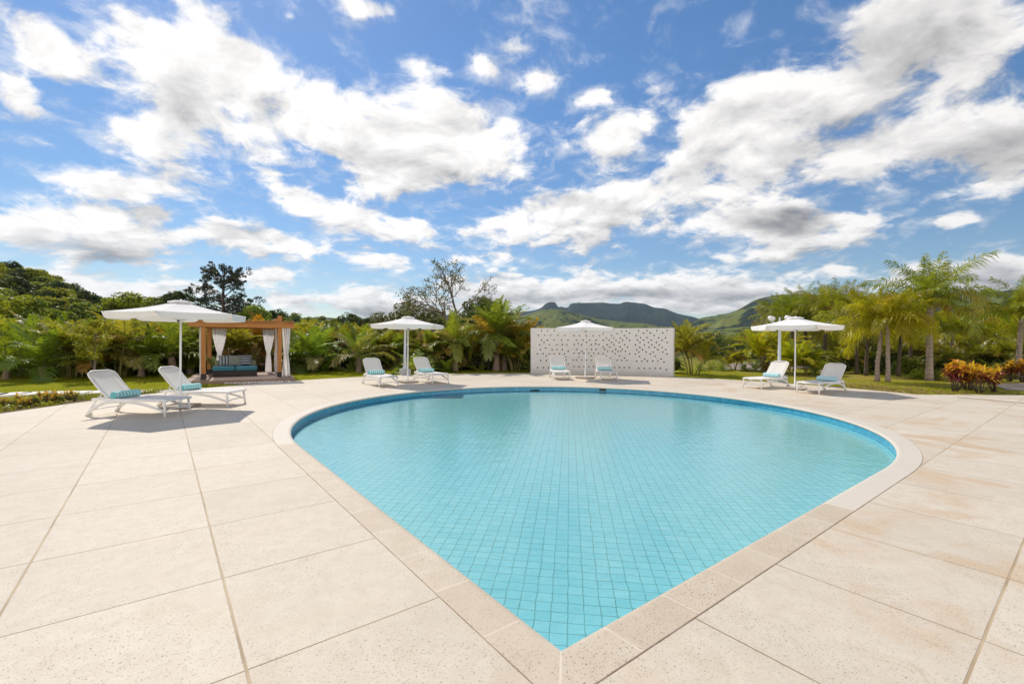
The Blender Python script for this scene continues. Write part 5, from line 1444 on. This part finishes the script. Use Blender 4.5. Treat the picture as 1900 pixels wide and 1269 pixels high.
# ---- flower bed, path and pebbles on the left
CRS = [croton_parts(620+i, .40, 26, br, hi_) for i, (br, hi_) in enumerate(((.95, 'lf_croton'), (.8, 'lf_lit'), (.8, 'lf_croton')))]
fb = random.Random(9)
def deck_pt(px, off):   # a point lying off metres outside the round terrace edge
    k = ray(px, 634)[0]; cx, cy = PC; r_ = DECK_R+off; a = k*k+1; b = -2*(k*cx+cy); c = cx*cx+cy*cy-r_*r_
    d = b*b-4*a*c; y = (-b+math.sqrt(max(0, d)))/(2*a); return k*y, y
for i in range(30):
    px = -60+200*(i/29)**1.0+fb.uniform(-5, 5); mx_ = np.interp(px, [-60, 60, 170, 230], [1.9, 1.4, .8, .4]); off = fb.uniform(.3, 1)*mx_
    x, y = deck_pt(px, off)
    plant('flower_bed_croton', CRS[fb.choices([0, 1, 2], [4, 3, 2])[0]], x, y, fb.uniform(0, 6.28), fb.uniform(.5, .8), 'small orange and green croton in the flower bed at the left terrace edge', 'plant', 'small crotons in the left flower bed', -.03)
gc = MB(); rs_ = np.random.RandomState(15)
for i in range(260):
    px = rs_.uniform(-80, 330); mx_ = np.interp(px, [-60, 60, 170, 230, 330], [2.0, 1.5, 1.1, .9, .4]); x, y = deck_pt(px, rs_.uniform(.05, 1)*mx_)
    leaf_cloud(gc, rs_, (x, y, .015), .14, 22, .06, rs_.uniform(.0, .8), .55)
tag(gc.build('ground_cover_plants', M['lf_lit'], None, False, True), kind='stuff')
# bare earth of the bed
be = MB(); pts = [deck_pt(px, .01) for px in range(-100, 345, 12)]; pts2 = [deck_pt(px, float(np.interp(px, [-100, 60, 170, 230, 340], [2.7, 2.2, 1.5, 1.2, .3]))) for px in range(-100, 345, 12)]
vs = [(x, y, -.012) for x, y in pts]+[(x, y, -.012) for x, y in pts2]; n = len(pts)
be.add(vs, [(i, i+1, n+i+1, n+i) for i in range(n-1)])
M['earth'] = simple('bed_earth', (.13, .08, .045), .95, .4, 9, .6, 50)
tag(be.build('bed_soil', M['earth']), kind='structure')
M['slab'] = simple('path_slab', (.82, .77, .69), .8, .12, 3, .3, 40)
for i, (px, py, w, d) in enumerate([(-25, 733.5, 1.5, .62), (22, 731.5, 1.3, .6), (66, 730, 1.25, .58), (110, 729, 1.2, .55), (150, 728.5, 1.1, .52), (186, 727.5, 1.1, .52), (226, 726.5, 1.05, .5), (263, 727, 1.0, .5), (297, 725.5, 1.0, .5)]):
    x, y = gnd(px, py); b = MB(); k = 11; r2 = random.Random(i)
    ring = [(w*.25*(abs(math.cos(a))**.6)*math.copysign(1, math.cos(a))*r2.uniform(.9, 1.05), d*.74*(abs(math.sin(a))**.6)*math.copysign(1, math.sin(a))*r2.uniform(.88, 1.05)) for a in [2*math.pi*j/k for j in range(k)]]
    vs = [(p[0], p[1], .03) for p in ring]+[(p[0]*1.02, p[1]*1.02, -.04) for p in ring]
    b.add(vs, [tuple(range(k))]+[(j, k+j, k+(j+1) % k, (j+1) % k) for j in range(k)])
    o = b.build('stepping_stone', M['slab'], None, loc=(x, y, -.008), rz=R(fb.uniform(10, 32)))
    tag(o, 'pale flat stepping stone in the garden path behind the left flower bed', 'stepping stone', 'stepping stones of the garden path')
# pebbles between pergola and terrace
pb = MB(); rs_ = np.random.RandomState(4)
bmi = bmesh.new(); bmesh.ops.create_icosphere(bmi, subdivisions=1, radius=1); bmi.verts.index_update()
iv = np.array([v.co[:] for v in bmi.verts]); if_ = [[v.index for v in f.verts] for f in bmi.faces]; bmi.free()
for i in range(620):
    u, v = rs_.rand(), rs_.rand(); X0, Y0 = pw(.62, -1.02); X1, Y1 = pw(2.75, -.98); ox, oy = deck_pt(500+u*45-20, .02)
    xa, ya = X0+(X1-X0)*u, Y0+(Y1-Y0)*u
    xb, yb = deck_pt(462+u*78, .04)
    x, y = xa+(xb-xa)*v, ya+(yb-ya)*v
    s = rs_.uniform(.03, .062)*np.array([1, rs_.uniform(.6, 1), rs_.uniform(.45, .7)]); a = rs_.uniform(0, 6.28)
    V = iv*s; V = np.stack([V[:, 0]*math.cos(a)-V[:, 1]*math.sin(a), V[:, 0]*math.sin(a)+V[:, 1]*math.cos(a), V[:, 2]], 1)+np.array([x, y, -.01+.02*rs_.rand()])
    pb.add(V.tolist(), if_, float(rs_.rand()))
mp_, t_, o_ = newmat('pebble'); a_ = t_.new('ShaderNodeAttribute', attribute_name='tint').outputs['Fac']
principled(t_, o_, t_.mix(a_, rgb(.26, .20, .15), rgb(.66, .60, .53)), .7)
tag(pb.build('pebbles', mp_, None, True, True), kind='stuff')
# grey path and track on the right
M['track'] = simple('track_earth', (.30, .24, .19), .95, .25, .5, .3, 20)
def strip(name, pts, mat, z):
    P = [gnd(px, py) for px, py in pts]; b = MB(); b.add([(x, y, z) for x, y in P], [tuple(range(len(P)))]); return tag(b.build(name, mat), kind='structure')
strip('garden_path', [(1846, 711), (1850, 716), (1868, 722.5), (2000, 727), (2000, 712), (1900, 710)], M['track'], -.018)
strip('deck_expansion_joint', [(1776, 736.6), (1776, 737.6), (2000, 757.8), (2000, 756.2)], M['track'], .003)
strip('dirt_track', [(1335, 677), (1345, 684), (1400, 686), (1470, 683), (1600, 680), (1600, 674), (1420, 672), (1370, 673)], M['track'], -.018)
# grass blades along the near lawns
gr = MB(); rs_ = np.random.RandomState(8); N = 26000
pxs = np.where(rs_.rand(N) < .5, rs_.uniform(-40, 720, N), rs_.uniform(1262, 1960, N)); offs = rs_.rand(N)**1.6*5.0+.02
V = np.zeros((N, 3, 3)); keep = np.ones(N, bool)
for i in range(N):
    x, y = deck_pt(pxs[i], offs[i])
    if pxs[i] > 1730 and y < 14.3: keep[i] = False
    if pxs[i] < 330 and offs[i] < np.interp(pxs[i], [-60, 60, 170, 230, 330], [3.9, 3.3, 2.6, 2.2, 1.2]): keep[i] = False
    lx = (x-PFL[0])*math.cos(PA)+(y-PFL[1])*math.sin(PA); ly = -(x-PFL[0])*math.sin(PA)+(y-PFL[1])*math.cos(PA)
    if -.8 < lx < 3.2 and -.95 < ly < 4: keep[i] = False
    a = rs_.uniform(0, 6.28); h = rs_.uniform(.025, .06); w = rs_.uniform(.006, .012); l = rs_.uniform(0, .03, 2)
    V[i] = [(x-w*math.cos(a), y-w*math.sin(a), -.035), (x+w*math.cos(a), y+w*math.sin(a), -.035), (x+l[0], y+l[1]-.015, -.03+h)]
V = V[keep]; n = len(V)
me = bpy.data.meshes.new('lawn_grass'); me.from_pydata(V.reshape(-1, 3).tolist(), [], (np.arange(n)[:, None]*3+np.arange(3)).tolist()); me.materials.append(M['grass_blade'])
at = me.attributes.new('tint', 'FLOAT', 'FACE'); at.data.foreach_set('value', rs_.rand(n).astype(np.float32)*.97)
tag(link('lawn_grass', me), kind='stuff')

# dry leaves lying on the thin lawn at the right terrace edge
fl = MB(); rs_ = np.random.RandomState(31)
for i in range(900):
    x, y = deck_pt(rs_.uniform(1560, 1800), .05+2.2*rs_.rand()**1.3)
    if y < 14.4: continue
    a = rs_.uniform(0, 6.28); l = rs_.uniform(.03, .075); w = l*rs_.uniform(.3, .5); c, s_ = math.cos(a), math.sin(a); z = -.015+.03*rs_.rand()
    fl.add([(x-l*c, y-l*s_, z), (x+w*s_, y-w*c, z+rs_.uniform(0, .02)), (x+l*c, y+l*s_, z+rs_.uniform(0, .02)), (x-w*s_, y+w*c, z)], [(0, 1, 2, 3)], float(rs_.rand()*.85))
M['lf_litter'] = leafmat('dry_leaf', (.16, .09, .035), (.40, .27, .12), None, .2, .04, .1)
tag(fl.build('fallen_leaves', M['lf_litter'], None, False, True), kind='stuff')
# ------------------------------------------------------------------ the air between here and the hills
hz = MB(); hz.box((0, 1400, 160), (5200, 3700, 340))
hm = bpy.data.materials.new('haze'); hm.use_nodes = True; hm.node_tree.nodes.clear(); ht = NT(hm.node_tree)
ho = ht.new('ShaderNodeOutputMaterial'); hv = ht.new('ShaderNodeVolumePrincipled')
hv.inputs['Color'].default_value = rgb(.55, .74, 1.0); hv.inputs['Density'].default_value = .00007; hv.inputs['Anisotropy'].default_value = .2
ht.l.new(hv.outputs[0], ho.inputs['Volume'])
tag(hz.build('haze', hm), kind='stuff')
